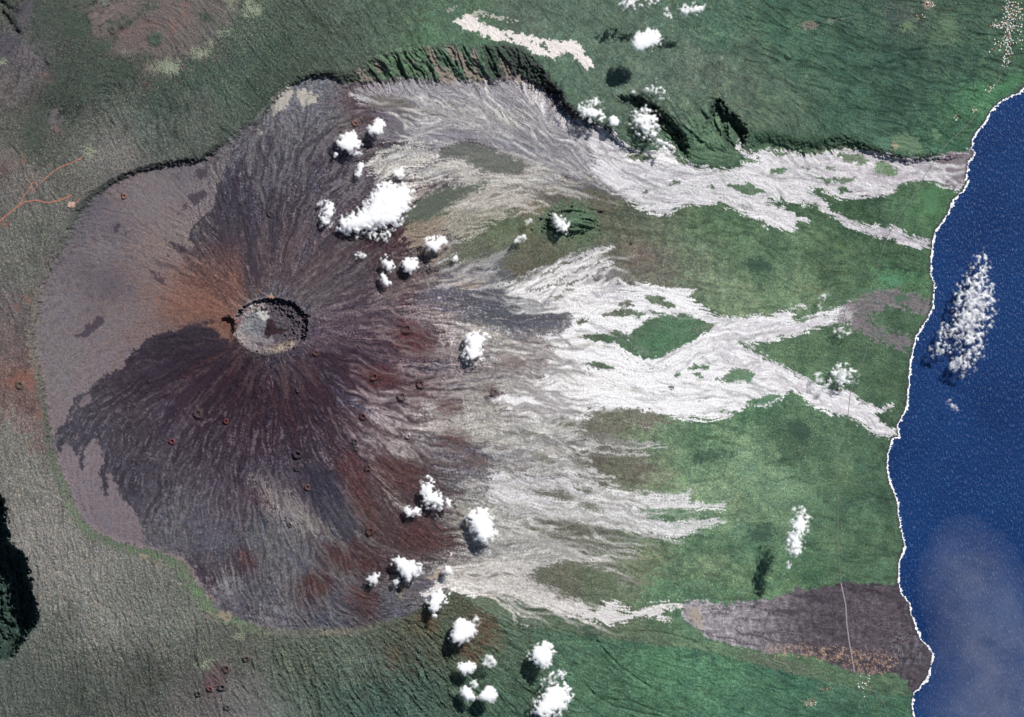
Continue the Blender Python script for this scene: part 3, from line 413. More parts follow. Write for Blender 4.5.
# cream streaks on the maroon ground east of the cone
for pts in [[(336,415),(350,412),(372,428),(396,446),(412,462),(398,456),(376,444),(352,428)],[(376,400),(392,404),(412,408),(436,404),(440,398),(446,402),(432,416),(404,420),(384,412)],[(370,415),(400,416),(440,418),(470,420),(510,428),(490,438),(440,436),(410,430),(385,424)],[(398,366),(410,368),(424,374),(418,376),(402,372)],[(456,398),(480,400),(510,408),(560,420),(560,426),(510,420),(470,410)],[(430,410),(470,408),(500,420),(520,440),(490,446),(450,430)],[(366,450),(374,452),(384,470),(396,486),(404,510),(396,504),(380,478)],[(440,510),(480,492),(520,500),(530,530),(500,540),(460,536)],[(250,475),(270,480),(300,500),(330,520),(340,537),(310,536),(270,510)],[(310,455),(330,462),(322,470)]]:
    paint(pts,(176,172,160),4.,1.1,FL+nedge*.5,2.2,.55,.34,MIXT,over=1-.8*ss(.4,1.,HN))
# pale olive patches of the north-west caldera floor
acclava={}
for pts in [[(280,93),(288.6,86.6),(295,90),(290,100),(283.6,110),(270,120),(272,108)],[(295,93),(302,90),(308.7,90),(321,96.6),(314,104),(303.7,106.7)],[(256,130),(263,132),(256,138)]]:
    paint(pts,(184,178,166),.8,.5,nedge,5,.95,.12,npx)
# ---------------------------------------------------------------- pale lava fields
ISL=[]
def flow(name,pts,c,soft=1.3,amp=.4,sharp=4.,op=1.,tx=.16,N=None,TN=None,hole=1.9):
    amp*=1.35; soft*=1.15; tx*=1.45; TN=MIXF if TN is None else TN
    ov=1-.85*ss(hole,hole+.45,HN+(ss(640,520,XX)*.75 if name in('middle','south') else 0))
    sl,m=paint(pts,c,soft,amp,(.95*FL+.3*nedge) if N is None else N,sharp,op,tx,TN,over=ov)
    r=acclava.setdefault(name,np.zeros((NY,NX),F)); acc(r,(sl,ss(.0,.35,m)*op))
GR=[(352,92),(366,87),(406,80),(432,82),(512,83),(530,88),(545,92),(552,100),(560,110),(575,120),(590,126),(602,128),(614,136),(622,144),(630,151),(640,152),(640,170),(620,190),(596,180),(560,176),(532,165),(512,156),(490,146),(472,140),(455,145),(437,152),(420,146),(400,142),(380,140),(372,128),(388,118),(376,108),(360,104)]
flow('north',GR,(158,154,160),2.2,.5,2.5,.85,.26,hole=1.1)
for pts,c in [([(417,108),(440,100),(470,105),(500,112),(530,112),(520,128),(480,130),(450,124),(424,116)],(176,176,168)),([(516,84),(534,88),(546,100),(556,112),(580,126),(600,136),(620,150),(640,175),(610,172),(585,150),(560,132),(540,112),(522,98)],(200,196,198)),([(400,148),(420,142),(436,150),(446,158),(430,160),(420,172),(404,178),(380,176),(366,168),(376,156)],(214,210,200)),([(436,160),(462,157),(482,173),(500,180),(520,184),(500,186),(470,180),(440,178),(420,182),(404,188),(414,176)],(206,202,194)),([(396,190),(420,186),(440,186),(428,194),(410,206),(398,206)],(196,178,160)),([(484,176),(500,172),(512,178),(532,170),(552,168),(560,180),(548,186),(520,190),(500,186)],(205,202,196)),([(430,225),(445,212),(470,196),(500,186),(530,192),(536,200),(510,212),(490,224),(468,236),(455,240),(450,230),(436,238)],(168,160,146)),([(410,222),(430,214),(446,222),(440,240),(450,250),(436,262),(420,252),(404,240)],(146,128,112)),([(560,150),(575,146),(590,158),(605,176),(590,178),(570,166)],(172,168,172))]:
    flow('north',pts,c,2.6,.8,3,.85,.24,hole=.9)
paint([(366,100),(380,96),(400,98),(418,104),(430,112),(410,120),(390,112),(372,106)],(104,98,84),2.4,.8,FL,3,.7,.2,sA)
paint([(376,116),(396,112),(412,116),(420,128),(404,138),(392,140),(380,128)],(96,88,100),2.4,.6,nedge,3,.75,.12,sA)
paint([(406,130),(440,132),(480,136),(520,142),(560,150),(540,158),(500,146),(460,136),(430,140)],(132,132,146),3.,.6,FL,2.5,.7,.15,sA)
paint([(548,108),(554,112),(562,128),(570,140),(566,142),(556,128)],(104,100,118),1.2,.5,nedge,3.5,.9)
paint([(436.7,153),(455,144),(472,142),(492,148),(512,156),(532,163),(530,168),(512,175),(500,172),(482,173),(462,158),(450,156),(442,159)],(100,104,96),1.3,.5,FL*.6+nedge*.5,4,.95,.1,nfine)
paint([(411.6,207),(420,198),(431.7,192.5),(457,186),(489.5,181),(492,184),(474,192.5),(452,202.6),(440,214),(426.7,221.4),(401.6,218)],(84,94,78),1.3,.5,FL*.6+nedge*.5,4,.95,.1,nfine)
# north flow to the sea
NF=[(596,128),(610,130),(620,140),(630,148),(632,153),(645,152),(660,150.6),(667.6,145),(664,140),(675,145.6),(672.6,154),(687.7,162),(697.7,168),(715,169),(730.4,170.7),(745.4,163),(768,162),(748,159),(738,148),(736,140.6),(743,143),(745.4,150.6),(756,153),(768,150),(790.6,151),(805.6,156),(825.7,153),(838,150.6),(863,150.6),(888.5,156),(918.6,160.6),(943.7,155),(966,151),(975,152),(975,160),(968,180),(958,192),(943.7,186),(931,181),(901,182.5),(898.5,189),(883.5,195),(856,199),(841,199),(823,190),(810,188),(813,195),(829.5,202),(828,206),(833,214),(843,216),(851,221),(868,227),(878,225),(903.5,230),(911,237.7),(928,238),(929,249),(908.6,246.5),(893.5,240),(868,234),(850,228),(838,220),(826,212),(818,206),(800,203),(783,201),(768,198),(775,204),(788,210),(797,217),(813,220),(797,222),(793,233),(780,228),(768,225),(750.5,216.4),(738,210),(720,204.6),(702.8,205),(685,206),(667.6,215),(657.6,215.6),(642.5,210),(630,202.6),(612,192.5),(595,180),(585,168),(600,165),(590,145),(585,135)]
flow('north',NF,(232,228,231),1.1,.45,4,1.,.14,hole=1.75)
wst=ss(-.2,1.2,FW+.6*nmid)
paint(NF,(158,148,158),1.1,.4,FL,3,.75,.14,None,over=np.clip(wst+.35,0,1)*ss(740,900,XX))
paint([(925,160),(945,156),(968,150),(974,152),(966,180),(956,190),(945,184),(950,172)],(118,104,112),2.5,.5,nedge,2.5,.85,.1,npx)
for pts in [[(837,154),(861,153.6),(869.7,160.6),(861,165.7),(841,160.6)],[(874.7,163),(884.7,159.4),(898.5,173),(888.5,177),(876,173)],[(768,170.7),(783,167),(788,170.7),(773,175.7)],[(825,167),(836,168),(836,171),(826,171)],[(729,185),(745.4,182.5),(757,186),(767,192.5),(753,195.6),(735.4,190)],[(665,185),(676,181),(682,182.5),(672,187)],[(816,178),(860,178),(845,184),(825,183)],[(838,187.5),(847,187),(851,192),(842,193)],[(765,203),(772,204),(770,207)],[(626,157),(640,154),(655,157),(655,159),(636,160)],[(672,158),(680,158),(692,166),(684,165)],[(710,188),(715,187),(716,190)],[(640,188),(650,192),(646,194)],[(772,150),(790,155),(780,157)],[(800,166),(812,168),(808,170)]]:
    ISL.append(pts); paint(pts,c_eat,.8,.5,FL*.5+nedge*.5,5,.92,.1,npx)
    acclava['north'][crop(pts,4)]*=1
# middle flow
MF=[(500,302),(512,291),(530,283),(542,278),(552,270),(560,265),(580,255),(595,248),(603,249),(615,246),(607,251),(590,257),(570,267),(588,263),(605,260),(603,264),(614,262),(606,268),(596,274),(592,279),(612,283),(642,284),(667,289),(682,288),(696,290),(688,295.5),(697,304),(705,310),(720,318),(743,318),(758,314),(768,317),(783,310.5),(808,305.5),(796,312),(790,316),(798,320.5),(816,315.5),(841,306),(852,304),(858,315),(850,325),(838,322),(833,323),(816,328),(788,337),(768,340.6),(755,343),(748,343),(755,352),(768,360),(778,364),(793,371),(808,380),(828,390),(853,392.6),(861,402.7),(878,409),(893,404),(893,408),(880,412),(876,417),(879,422),(896,429),(897,437),(893.5,437),(876,435),(863,425),(848,415),(828,414),(810.7,405),(800.6,395),(790.6,390),(783,397.7),(768,406.4),(748,406),(733,414),(725,419.5),(682,419.5),(652,412.7),(632,410),(602,411),(585,414),(604,417),(600,420),(560,418),(520,414),(494,403),(486,394),(510,394),(530,384),(545,378),(540,372),(556,352),(545,340),(530,335),(565,331),(573,318),(560,308),(530,302),(512,302)]
flow('middle',MF,(242,240,242),1.5,.6,4,1.,.12,hole=1.85)
flow('middle',[(512,290),(540,276),(580,255),(612,246),(600,262),(612,268),(640,285),(600,300),(560,310),(520,300)],(120,116,122),3,.9,3.5,.62,.2,FL)
flow('middle',[(480,345),(500,335),(530,337),(560,350),(556,360),(520,356),(490,356)],(182,176,166),3,.9,2.5,.7,.24,hole=.7)
flow('middle',[(432,310),(447,308),(470,315),(500,328),(530,336),(500,345),(470,335),(440,326),(425,318)],(176,170,156),3,.9,2.5,.6,.24,hole=.7)
paint([(500,352),(530,352),(548,362),(545,370),(520,372),(500,366)],(142,124,118),3,.7,nedge,2.5,.7,.15,sA)
paint([(510,378),(535,380),(540,388),(522,392),(505,388)],(112,102,112),2.5,.7,nedge,2.5,.75,.15,sA)
paint([(556,384),(570,386),(566,390),(556,388)],(110,104,112),1.2,.6,nedge,3,.7)
# lower reach is greyer
paint([(700,315),(760,315),(850,300),(860,325),(800,335),(750,345),(800,370),(860,395),(898,430),(890,438),(840,415),(800,395),(760,380),(720,360)],(172,162,172),2,.4,FL,3,.55,.12,None,over=acclava['middle']*ss(-.9,.9,FW+nmid*.5))
for pts in [[(630,334),(640,325),(652.6,318),(682.7,313),(712.8,324),(715,328),(700,338),(682.7,345.7),(662.6,357),(645,358.7),(634,348),(622,342),(630,340)],[(575,337),(590,334),(607,334),(626,338),(638,350),(642,358),(632,354),(616,344),(596,341)],[(607,332),(620,331),(632,336),(626,341)],[(580,364),(594,362),(604,363),(616,370),(602,370)],[(685,368),(698,366),(712,365),(706,369),(690,370)],[(673,376),(680,374),(684,377),(676,378)],[(692,374),(702,374),(706,377),(697,378)],[(714,380),(726,377),(732,369),(746,369),(757,375),(748,381),(730,383)],[(667,387),(676,386),(672,390)],[(745,401),(757,399),(768,395),(778,393),(783,396),(768,404),(752,405)],[(718,412),(728,410),(724,413)],[(737,340.6),(745,343),(753,350),(744,348)],[(584,407),(592,407),(595,409),(588,409)],[(574,321),(588,318),(590,323),(578,325)],[(615,302),(630,301),(636,306),(622,307)],[(644,296),(660,296),(678,306),(668,309),(652,304)],[(600,313),(625,309),(650,313),(640,316),(612,317)],[(645,311),(664,312),(670,314),(652,315)],[(792,371),(798,376),(794,377)],[(756,345),(764,350),(766,356),(760,352)],[(560,290),(575,288),(570,292)],[(548,296),(566,296),(560,299)],[(790,322),(812,318),(806,322)]]:
    ISL.append(pts); paint(pts,c_eat,.9,.5,FL*.7+nedge*.3,5,.95,.08,npx)
# dark ash grey flow
DF=[(414,302),(420,296),(432,290),(440,282),(447,275),(458,271),(472,268),(480,262),(490,256),(502,251),(512,246),(508,256),(498,266),(504,272),(512,278),(514,290),(530,294),(556,304),(570,312),(571,320),(562,330),(540,334),(512,334),(490,326),(472,319),(455,312),(442,309),(425,306)]
flow('grey',DF,(90,93,104),2.6,1.,3,.9,.26,FL,None,hole=1.25)
for pts,c in [([(447,283),(458,279),(469,277),(480,278),(492,278),(484,285),(472,290),(458,288)],(176,162,142)),([(470,262),(484,258),(498,252),(512,246),(500,260),(486,268)],(150,148,146)),([(478,278),(490,275),(500,280),(490,284)],(120,118,112))]:
    paint(pts,c,1.6,.6,FL,3.5,.8,.15,sA)
# south flows
SF=[(490,470),(515,474),(530,478),(560,476),(575,473),(612,492),(640,494),(675,497),(692,490),(684,498),(700,503),(698,506),(724,504),(726,508),(695,510.5),(655,511),(637,510),(650,518),(675,522),(690,520),(705,519),(726,522.5),(705,526),(690,533),(678,541),(675,541),(665,535),(657,538),(648,534),(620,528),(590,520),(560,518),(530,517),(510,512),(490,500)]
flow('south',SF,(216,214,216),1.7,.6,3.5,.9,.2,hole=1.4)
for pts in [[(560,430),(585,430),(610,434),(640,441),(668,447),(640,447),(600,443),(570,440)],[(560,446),(590,447),(625,452),(648,454),(622,457),(590,453),(560,452)],[(550,455),(570,458),(590,470),(608,475),(612,476.7),(600,478),(580,474),(555,470)],[(600,416),(640,418),(658,424),(640,428),(660,426),(630,422)]]:
    flow('south',pts,(180,178,178),1.3,.8,3.5,.8,.15)
flow('south',[(500,425),(550,424),(590,430),(600,445),(580,462),(560,470),(520,470),(495,455)],(164,160,160),6,.9,2,.6,.26,hole=.5)
for pts in [[(470,520),(500,528),(560,536),(620,545),(637,551),(634,555),(600,557),(580,556),(560,552),(520,572),(490,576),(470,560),(460,540)]]:
    flow('south',pts,(168,164,162),4,.8,2.5,.75,.26,FL,None,hole=.7)
flow('south',[(590,556),(604,565),(622,575),(644,583),(636,586),(618,582),(602,572)],(132,128,118),1.6,.8,3,.6,.2)
for pts in [[(528,490),(537,489),(552,492),(562,490.5),(575,498),(565,499),(542,497)],[(573,484),(585,488),(597,495.6),(587,495.6)],[(576,505.6),(592,504),(605,509),(597,511)],[(576,474),(595,475),(612,484),(602,484)],[(570,455),(585,459),(587,470),(575,466)],[(605,499),(616,500),(622,504),(610,503)],[(618,503),(628,504),(634,508),(622,508)],[(540,419),(565,418),(590,424),(600,428),(570,426),(545,423)],[(528,450),(540,452),(545,456),(532,455)],[(552,520),(580,524),(612,530),(640,539),(620,540),(590,533),(560,527)],[(584,415),(600,411),(632,410),(655,414),(668,418),(655,422),(640,418),(600,417)]]:
    paint(pts,(94,98,86),1.2,.6,FL,3.5,.85,.1,nfine)
# bottom flow
BF=[(420,592),(432,584),(445,574),(458,576),(470,578),(490,582),(512,586),(527,591),(544.6,593.5),(560,599),(585,605),(594,611),(600,610),(606,603),(612.4,602),(620,605),(630,607.5),(628,610),(617,610),(622,616),(632.5,612),(648,607),(662.6,604),(682.7,603),(684,608),(662,608),(664,614),(672.6,621),(664,621),(652.6,616),(640,618),(625,622),(612.4,625),(595,623.6),(582,618.6),(565,614),(549.6,609),(527,599),(512,592),(500,590),(476,598),(458,592),(440,588),(425,597)]
flow('bottom',BF,(228,222,220),1.2,.55,4,.95,.12)
flow('bottom',[(440,560),(470,560),(500,566),(520,578),(545,588),(580,600),(560,600),(530,592),(500,584),(470,582),(445,574)],(150,138,130),3,.7,2.5,.7,.22)
paint([(404,592),(414,586),(430,578),(440,574),(444,578),(428,590),(412,596)],(98,92,102),1.4,.4,nedge,3,.85)
paint([(428,580),(438,571),(441,573),(432,583)],(188,166,144),.9,.4,nedge,4,.9)
# recent south-east flow crossed by the coast road
WF2=[(682.7,605),(690,601),(700,600),(714,604),(728,604),(748,602),(768,600),(783,596),(790,592),(798,588.5),(808,589),(818,589.7),(828,587),(838,584.7),(844,582),(851,581.7),(868.4,584.7),(898.5,584.7),(915,590),(940,650),(935,690),(915,694),(911,689),(906,680),(893.5,673),(878.4,673),(866,675.6),(853,672.5),(842,668),(830.8,662.5),(813,656),(790.6,653),(768,653),(745.4,647.4),(727,644),(712.8,640),(700,632),(687.7,622),(683,612)]
flow('southeast',WF2,(112,104,112),.8,.3,5,1.,.14,nedge)
we=ss(700,830,XX)
col_w=mix(lin((160,153,158)),lin((84,75,83)),we[...,None]).astype(F)
paint(WF2,col_w,.8,.3,nedge,5,1.,.26,MIXF*.6+nedge*.6+nmid*.4)
paint(WF2,(196,188,186),.8,.3,nedge,5,.55,.1,None,over=ss(1.1,1.9,sA*.5+npx*.8+FW*.4)*(1-we*.75))
paint(WF2,(60,55,66),.8,.3,nedge,5,.8,.1,None,over=ss(.4,1.5,FW+.5*nfine))
paint([(690,608),(698,608),(702,620),(704,630),(696,624),(690,616)],(176,160,140),1.2,.7,nedge*.7+npx*.5,4,.8,.15,npx)
paint([(768,648),(800,648),(830,650),(860,652),(890,654),(898,664),(880,672),(860,672),(838,660),(800,654),(770,653)],(200,158,120),2,.8,nfine*.9+npx*.9,5,.9,.2,npx,over=.8*ss(.3,1.3,.45*npx+.5*nfine+.5*nedge))
paint([(855,600),(890,606),(905,630),(895,650),(860,650),(850,630)],(128,110,112),3,.8,nfine+npx,4,.5,.2,npx,over=ss(.6,1.2,npx*.8+nfine*.5))
paint([(896,640),(915,640),(925,650),(920,660),(904,662),(892,655)],(158,160,170),3,.8,nfine+npx,4,.8,.2,npx,over=.5*ss(.3,1.4,npx*.6+nedge*.6))
# threads of lava
def thread(box_,n,L,c,op,seed,over=None,w=.75,mean=.25,name=None,tx=.2,gain=1.6):
    sd=np.concatenate([box(*b_,max(1,int(n*f_)),seed+i) for i,(b_,f_) in enumerate(box_)]); m=strands(sd,rl(L[0],L[1],len(sd),seed+50),w,mean,seed,gain)
    if over is not None: m=m*over
    global col
    cc=lin(c)*np.exp(tx*MIXT)[...,None]
    col=mix(col,cc,(m*op)[...,None]).astype(F)
    if name: acclava[name]=np.maximum(acclava[name],m*.6)
rr=np.hypot(XX-271,YY-326)
conez=inside*np.clip(m_young*1.2,0,1)*ss(1.0,1.05,er)*ss(1.0,1.1,br)
def fan(n,r0,r1,a0,a1,seed):
    r=np.random.default_rng(seed); a=np.radians(r.uniform(a0,a1,n)); q_=r.uniform(r0,r1,n); return np.stack([271+q_*np.cos(a)*1.05,326+q_*np.sin(a)*.85],-1)
def fthread(n,r0,r1,a0,a1,L,c,op,seed,w=.75,mean=.2,tx=.2,gain=1.6,zone=None):
    global col
    m=strands(fan(n,r0,r1,a0,a1,seed),rl(L[0],L[1],n,seed+9),w,mean,seed,gain)*(conez if zone is None else zone)
    col=mix(col,lin(c)*np.exp(tx*MIXT)[...,None],(m*op)[...,None]).astype(F)
fthread(90,38,100,180,330,(25,80),(112,100,100),.4,901)
fthread(90,38,60,-60,60,(30,120),(118,108,106),.45,902)
fthread(170,38,100,-170,60,(30,110),(58,50,60),.65,903)
fthread(130,38,110,20,175,(40,130),(52,44,56),.8,904,1.5,.3)
fthread(130,40,120,30,150,(30,110),(54,44,54),.75,905)
fthread(50,38,100,30,150,(20,70),(76,50,54),.45,906,1.5)
fthread(50,38,60,-120,-40,(30,90),(80,58,60),.4,907,1.5)
fthread(34,40,60,150,172,(40,120),(56,48,58),.85,908,1.5,.2)
fthread(26,42,80,205,262,(25,90),(58,50,60),.85,909,1.5,.25,zone=inside*ss(1.05,1.1,er))
fthread(40,42,90,185,215,(15,50),(104,76,70),.5,910,zone=inside)
fthread(26,38,60,50,130,(15,45),(112,98,94),.4,911,mean=.3)
fthread(60,80,170,-20,60,(30,100),(150,142,134),.5,912)
pm=np.clip(inside,0,1)
keep_=np.zeros((NY,NX),F)
for pts in [[(437,153),(455,144),(472,142),(512,156),(532,163),(530,168),(512,175),(482,173),(462,158),(442,159)],[(412,207),(420,198),(432,192),(457,186),(490,181),(492,184),(474,192),(452,203),(440,214),(427,221),(402,218)],[(450,262),(462,240),(482,228),(512,218),(535,214),(560,200),(600,200),(640,225),(620,250),(598,246),(560,258),(520,280),(500,285),(496,268),(470,262)],[(584,415),(632,410),(682,421),(700,440),(690,488),(660,495),(640,490),(600,478),(588,462),(600,448),(585,438)],[(630,334),(652,318),(683,313),(714,325),(683,346),(645,359),(600,340),(578,337)],[(520,576),(560,560),(620,575),(650,590),(610,600),(590,604),(560,594)],[(528,490),(552,492),(575,498),(542,497)]]:
    sl,m=poly(pts,2.5,.6,FL+nedge,2.); keep_[sl]=np.maximum(keep_[sl],m)
pm=pm*(1-.95*keep_)
thread([((495,284,556,300),.6),((505,290,560,310),.4)],80,(35,110),(236,233,230),.9,1001,pm,.75,.28,'middle')
thread([((490,335,565,415),1.)],90,(30,90),(226,223,218),.7,1010,pm,.75,.25,'middle')
thread([((470,335,550,415),1.)],110,(20,70),(112,102,102),.65,1015,pm)
thread([((470,415,550,470),.45),((480,480,570,520),.55)],110,(25,85),(208,205,199),.65,1020,pm,.75,.25,'south')
thread([((560,425,600,470),.5),((560,480,640,530),.5)],90,(30,95),(212,210,206),.9,1025,pm,.75,.3,'south')
thread([((440,415,590,520),1.)],150,(25,90),(118,112,108),.45,1030,pm)
thread([((460,525,555,580),1.)],80,(35,110),(206,203,196),.75,1040,pm,.75,.25,'south')
thread([((450,525,560,580),1.)],110,(25,90),(108,104,96),.4,1045,pm)
thread([((370,88,560,200),1.)],110,(30,100),(222,220,214),.6,1050,pm*m_young)
thread([((370,88,600,200),1.)],200,(25,90),(112,108,118),.55,1060,pm*m_young)
thread([((430,180,520,215),.5),((430,150,500,180),.5)],70,(25,80),(196,190,178),.7,1065,pm)
fm0=np.clip(acclava['north']+acclava['middle'],0,1)
thread([((600,140,940,235),.5),((560,290,890,430),.5)],300,(15,55),(158,156,160),.6,1070,fm0,.75,.3)
thread([((600,140,940,235),.5),((560,290,890,430),.5)],110,(12,40),(96,112,92),.75,1080,fm0*ss(.2,1.,HN+.6),.75,.3)
thread([((600,140,940,235),.5),((560,290,890,430),.5)],200,(15,50),(236,234,236),.7,1090,fm0,.75,.3)
thread([((440,568,520,590),1.)],60,(50,140),(212,206,198),.8,1100,pm,.75,.2,'bottom')
thread([((436,250,500,290),1.)],46,(30,75),(186,184,180),.75,1110,pm)
thread([((440,285,520,325),1.)],50,(30,90),(66,68,80),.6,1120,pm)
thread([((350,385,470,440),1.)],80,(30,100),(176,172,162),.55,1130,conez)
thread([((320,390,430,520),1.)],140,(25,80),(70,52,56),.7,1140,conez)
thread([((250,470,350,600),1.)],110,(20,80),(120,116,112),.45,1150,conez)
thread([((100,380,250,520),1.)],120,(20,70),(94,88,92),.4,1160,conez)
thread([((210,150,340,250),1.)],140,(20,70),(56,50,62),.6,1170,conez)
thread([((240,120,360,200),1.)],90,(20,60),(126,122,124),.45,1180,conez)
for pts in ISL: paint(pts,c_eat,.9,.6,FL*.7+nedge*.4,4,.85,.12,npx)
# grey kipukas and dark lobes on the southern flank
blo=ss(.9,1.5,.6*sB+.55*nmid+.35*nfine+.3*sD)*conez*ss(360,420,YY)*ss(640,560,YY)*ss(400,340,XX)*ss(rr*0+70,rr*0+110,rr)
col=mix(col,lin((116,112,116))*np.exp(.12*MIXT)[...,None],(blo*.6)[...,None]).astype(F)
blo=ss(.9,1.5,-.6*sB-.5*nmid+.4*nfine+.3*sD)*conez*ss(360,420,YY)*ss(60,100,rr)*ss(440,380,XX)
col=mix(col,lin((60,50,62)),(blo*.5)[...,None]).astype(F)
def stroke(pts,w,c,op,seed=0):
    global col
    sl=crop(pts,w*3+4); p_=[]
    gx_=XX[sl]+WI[sl]*.6; gy_=YY[sl]+WJ[sl]*.6
    d,_=segdist(pts,GX=gx_.astype(float),GY=gy_.astype(float))
    m=ss(w*1.25,w*.6,np.abs(d)+.35*nfine[sl]+.3*nedge[sl])
    col[sl]=mix(col[sl],lin(c)*np.exp(.12*MIXT[sl])[...,None],(m*op)[...,None])
for pts,w_ in [([(171,243),(180,247),(192,253),(205,262),(217,270),(222,278)],1.5),([(189,233),(193,240),(200,248),(208,260),(216,272),(221,284)],1.6),([(194,266),(199,274),(206,282),(213,290),(221,300)],1.3),([(204,275),(214,284),(222,292)],1.2),([(219,185),(217,205),(219,225),(222,245),(226,262),(226,280),(228,298)],3.2),([(212,213),(206,216),(196,224),(190,234)],1.4),([(236,170),(234,200),(238,230),(243,262),(246,285)],2.6),([(252,175),(250,210),(254,250),(256,280)],2.),([(226,318),(205,322),(180,331),(160,336),(142,345)],1.8),([(228,336),(206,350),(180,366),(150,376)],2.2),([(236,345),(222,362),(200,385),(170,400)],2.4),([(99,436),(88,442),(82,452),(82,468)],1.5),([(104,470),(105,482),(106,494)],2.2),([(76,398),(72,410),(66,424)],1.4),([(230,210),(236,190),(240,160)],2.),([(196,372),(186,396),(178,420)],3.),([(150,350),(130,366),(112,378)],2.2)]:
    stroke(pts,w_,(62,54,66),.85)
for pts in [[(583,452),(600,448),(630,455),(650,456),(662,470),(662,490),(640,493),(620,486),(612,481),(600,470)],[(570,432),(600,430),(625,438),(642,446),(610,442),(585,438)],[(584,415),(611,411),(632,411),(655,414),(672,419),(664,425),(640,424),(615,420),(600,420)],[(560,420),(585,423),(605,427),(590,429),(565,425)],[(606,428),(632,428),(650,434),(640,440),(618,434)],[(528,490),(537,489),(552,492),(562,490),(576,498),(565,499),(542,497)],[(573,484),(585,488),(597,495.6),(587,495.6)],[(576,474),(595,475),(612,484),(602,484)],[(576,505),(592,504),(606,509),(597,511)],[(570,455),(580,457),(590,470),(576,466)],[(556,522),(580,524),(612,530),(642,540),(620,541),(590,534),(560,528)],[(530,528),(560,534),(590,540),(620,548),(600,549),(560,541)],[(528,574),(548,566),(575,562),(600,566),(622,578),(618,590),(600,598),(575,596),(550,588)],[(532,455),(545,456),(556,462),(545,462)],[(505,430),(530,432),(545,438),(520,437)],[(610,556),(640,566),(655,580),(645,582),(622,572)],[(637,509),(655,511),(690,511),(706,516),(690,518),(672,521),(652,518)]]:
    paint(pts,c_eat,1.5,1.1,FL+.3*nedge,3.6,.8,.16,npx)
for pts in [[(362,370),(380,366),(400,374),(398,382),(384,388),(370,384)],[(392,328),(412,324),(428,334),(432,350),(420,355),(402,344)],[(342,458),(352,454),(362,472),(368,492),(376,512),(370,526),(360,516),(350,500)],[(378,458),(400,459),(412,470),(420,482),(404,492),(388,486),(374,472)],[(324,546),(338,549),(354,557),(370,561),(368,569),(350,570),(332,560)],[(347,591),(358,585),(368,592),(372,600),(358,604)],[(308,577),(320,583),(330,592),(316,590)],[(410,526),(430,522),(446,533),(448,545),(420,548),(402,540)],[(240,555),(250,558),(254,567),(246,566)],[(480,388),(492,386),(500,394),(488,398)],[(436,400),(452,398),(464,408),(450,416),(440,410)],[(446,430),(464,432),(470,444),(456,448),(442,440)],[(470,456),(488,458),(484,466),(470,464)]]:
    paint(pts,(86,52,50),2.6,1.3,nedge+FL*.4+nfine*.4,3.2,.6,.3,MIXT)
paint([(302,470),(318,464),(334,472),(342,494),(352,515),(356,528),(344,536),(328,526),(310,506),(300,486)],(54,56,70),2.6,1.1,nedge+FL*.3,3.,.65,.2,MIXT)
paint([(296,455),(270,480),(276,500),(300,500)],(92,90,96),3,1.2,nedge+FL*.5,2.5,.4,.2,MIXT)
col=col*np.exp(-.15*conez*ss(330,360,YY)*ss(200,150,rr)*ss(360,330,XX))[...,None]
tint=np.clip(conez*ss(240,120,rr)*ss(300,345,YY+.25*(XX-271)),0,1)
col=col*np.exp(tint[...,None]*np.array([.05,-.12,-.01],F))
gl=np.clip(inside*ss(95,35,np.hypot((XX-225),(YY-312)*1.15))*ss(1.02,1.08,er)*ss(328,312,YY+.0*XX)*ss(250,236,XX),0,1)*(.7+.2*nfine)
col=mix(col,lin((150,98,78))*np.exp(.2*MIXT)[...,None],np.clip(gl*.55,0,1)[...,None]).astype(F)
for pts,w_,c_ in [([(512,293),(545,277),(575,263),(598,253),(614,247)],1.4,(232,228,224)),([(545,286),(570,273),(592,262),(606,260)],1.,(226,222,218)),([(560,287),(580,276),(600,268),(614,262)],1.1,(230,226,222)),([(640,506),(680,506.5),(724,505)],1.3,(216,212,210)),([(655,500),(675,497),(691,491)],.9,(210,206,204)),([(660,533),(685,529),(705,523),(726,522)],1.5,(216,212,210)),([(585,443),(620,448),(668,448)],.9,(196,192,188)),([(590,450),(620,455),(648,454)],.9,(196,192,188)),([(568,468),(592,476),(613,476.5)],1.,(206,202,198)),([(860,399),(878,410),(893,405)],1.1,(190,182,188)),([(655,289),(678,289),(696,290)],1.1,(226,222,220))]:
    stroke(pts,w_,c_,.85)
for pts in [[(556,282),(580,269),(598,262)],[(540,276),(565,264),(585,256)],[(570,284),(590,276),(604,270)],[(530,292),(556,284),(575,284)]]:
    stroke(pts,1.1,(100,98,88),.75)
log('threads')
# dark drainage in the green
dz=np.clip(vegz*(1-fm0),0,1)
col=mix(col,col*.62,(np.clip(rv*.75*outz+rv2*.8,0,1)*dz)[...,None]).astype(F)
# gravelly grey lobe by the east coast
GL=[(841,307),(856,299),(873,292),(901,289),(919,296),(932,300),(930,318),(924,314),(915,312),(903,306),(888,306),(882,312),(873,312),(869,318),(874,324),(885,330),(908,337),(913,343),(908,351),(893,347),(873,340),(858,330),(848,323),(838,322)]
flow('lobe',GL,(124,114,120),1.5,.9,3.5,.9,.16,nedge+.5*FL,MIXT,hole=1.3)
paint([(893,297),(905,294),(911,300),(896,303)],(62,104,72),1,.4,nedge,4)
paint([(843,310),(850,308),(852,322),(845,320)],(186,182,178),1.3,.6,nedge,3,.8)
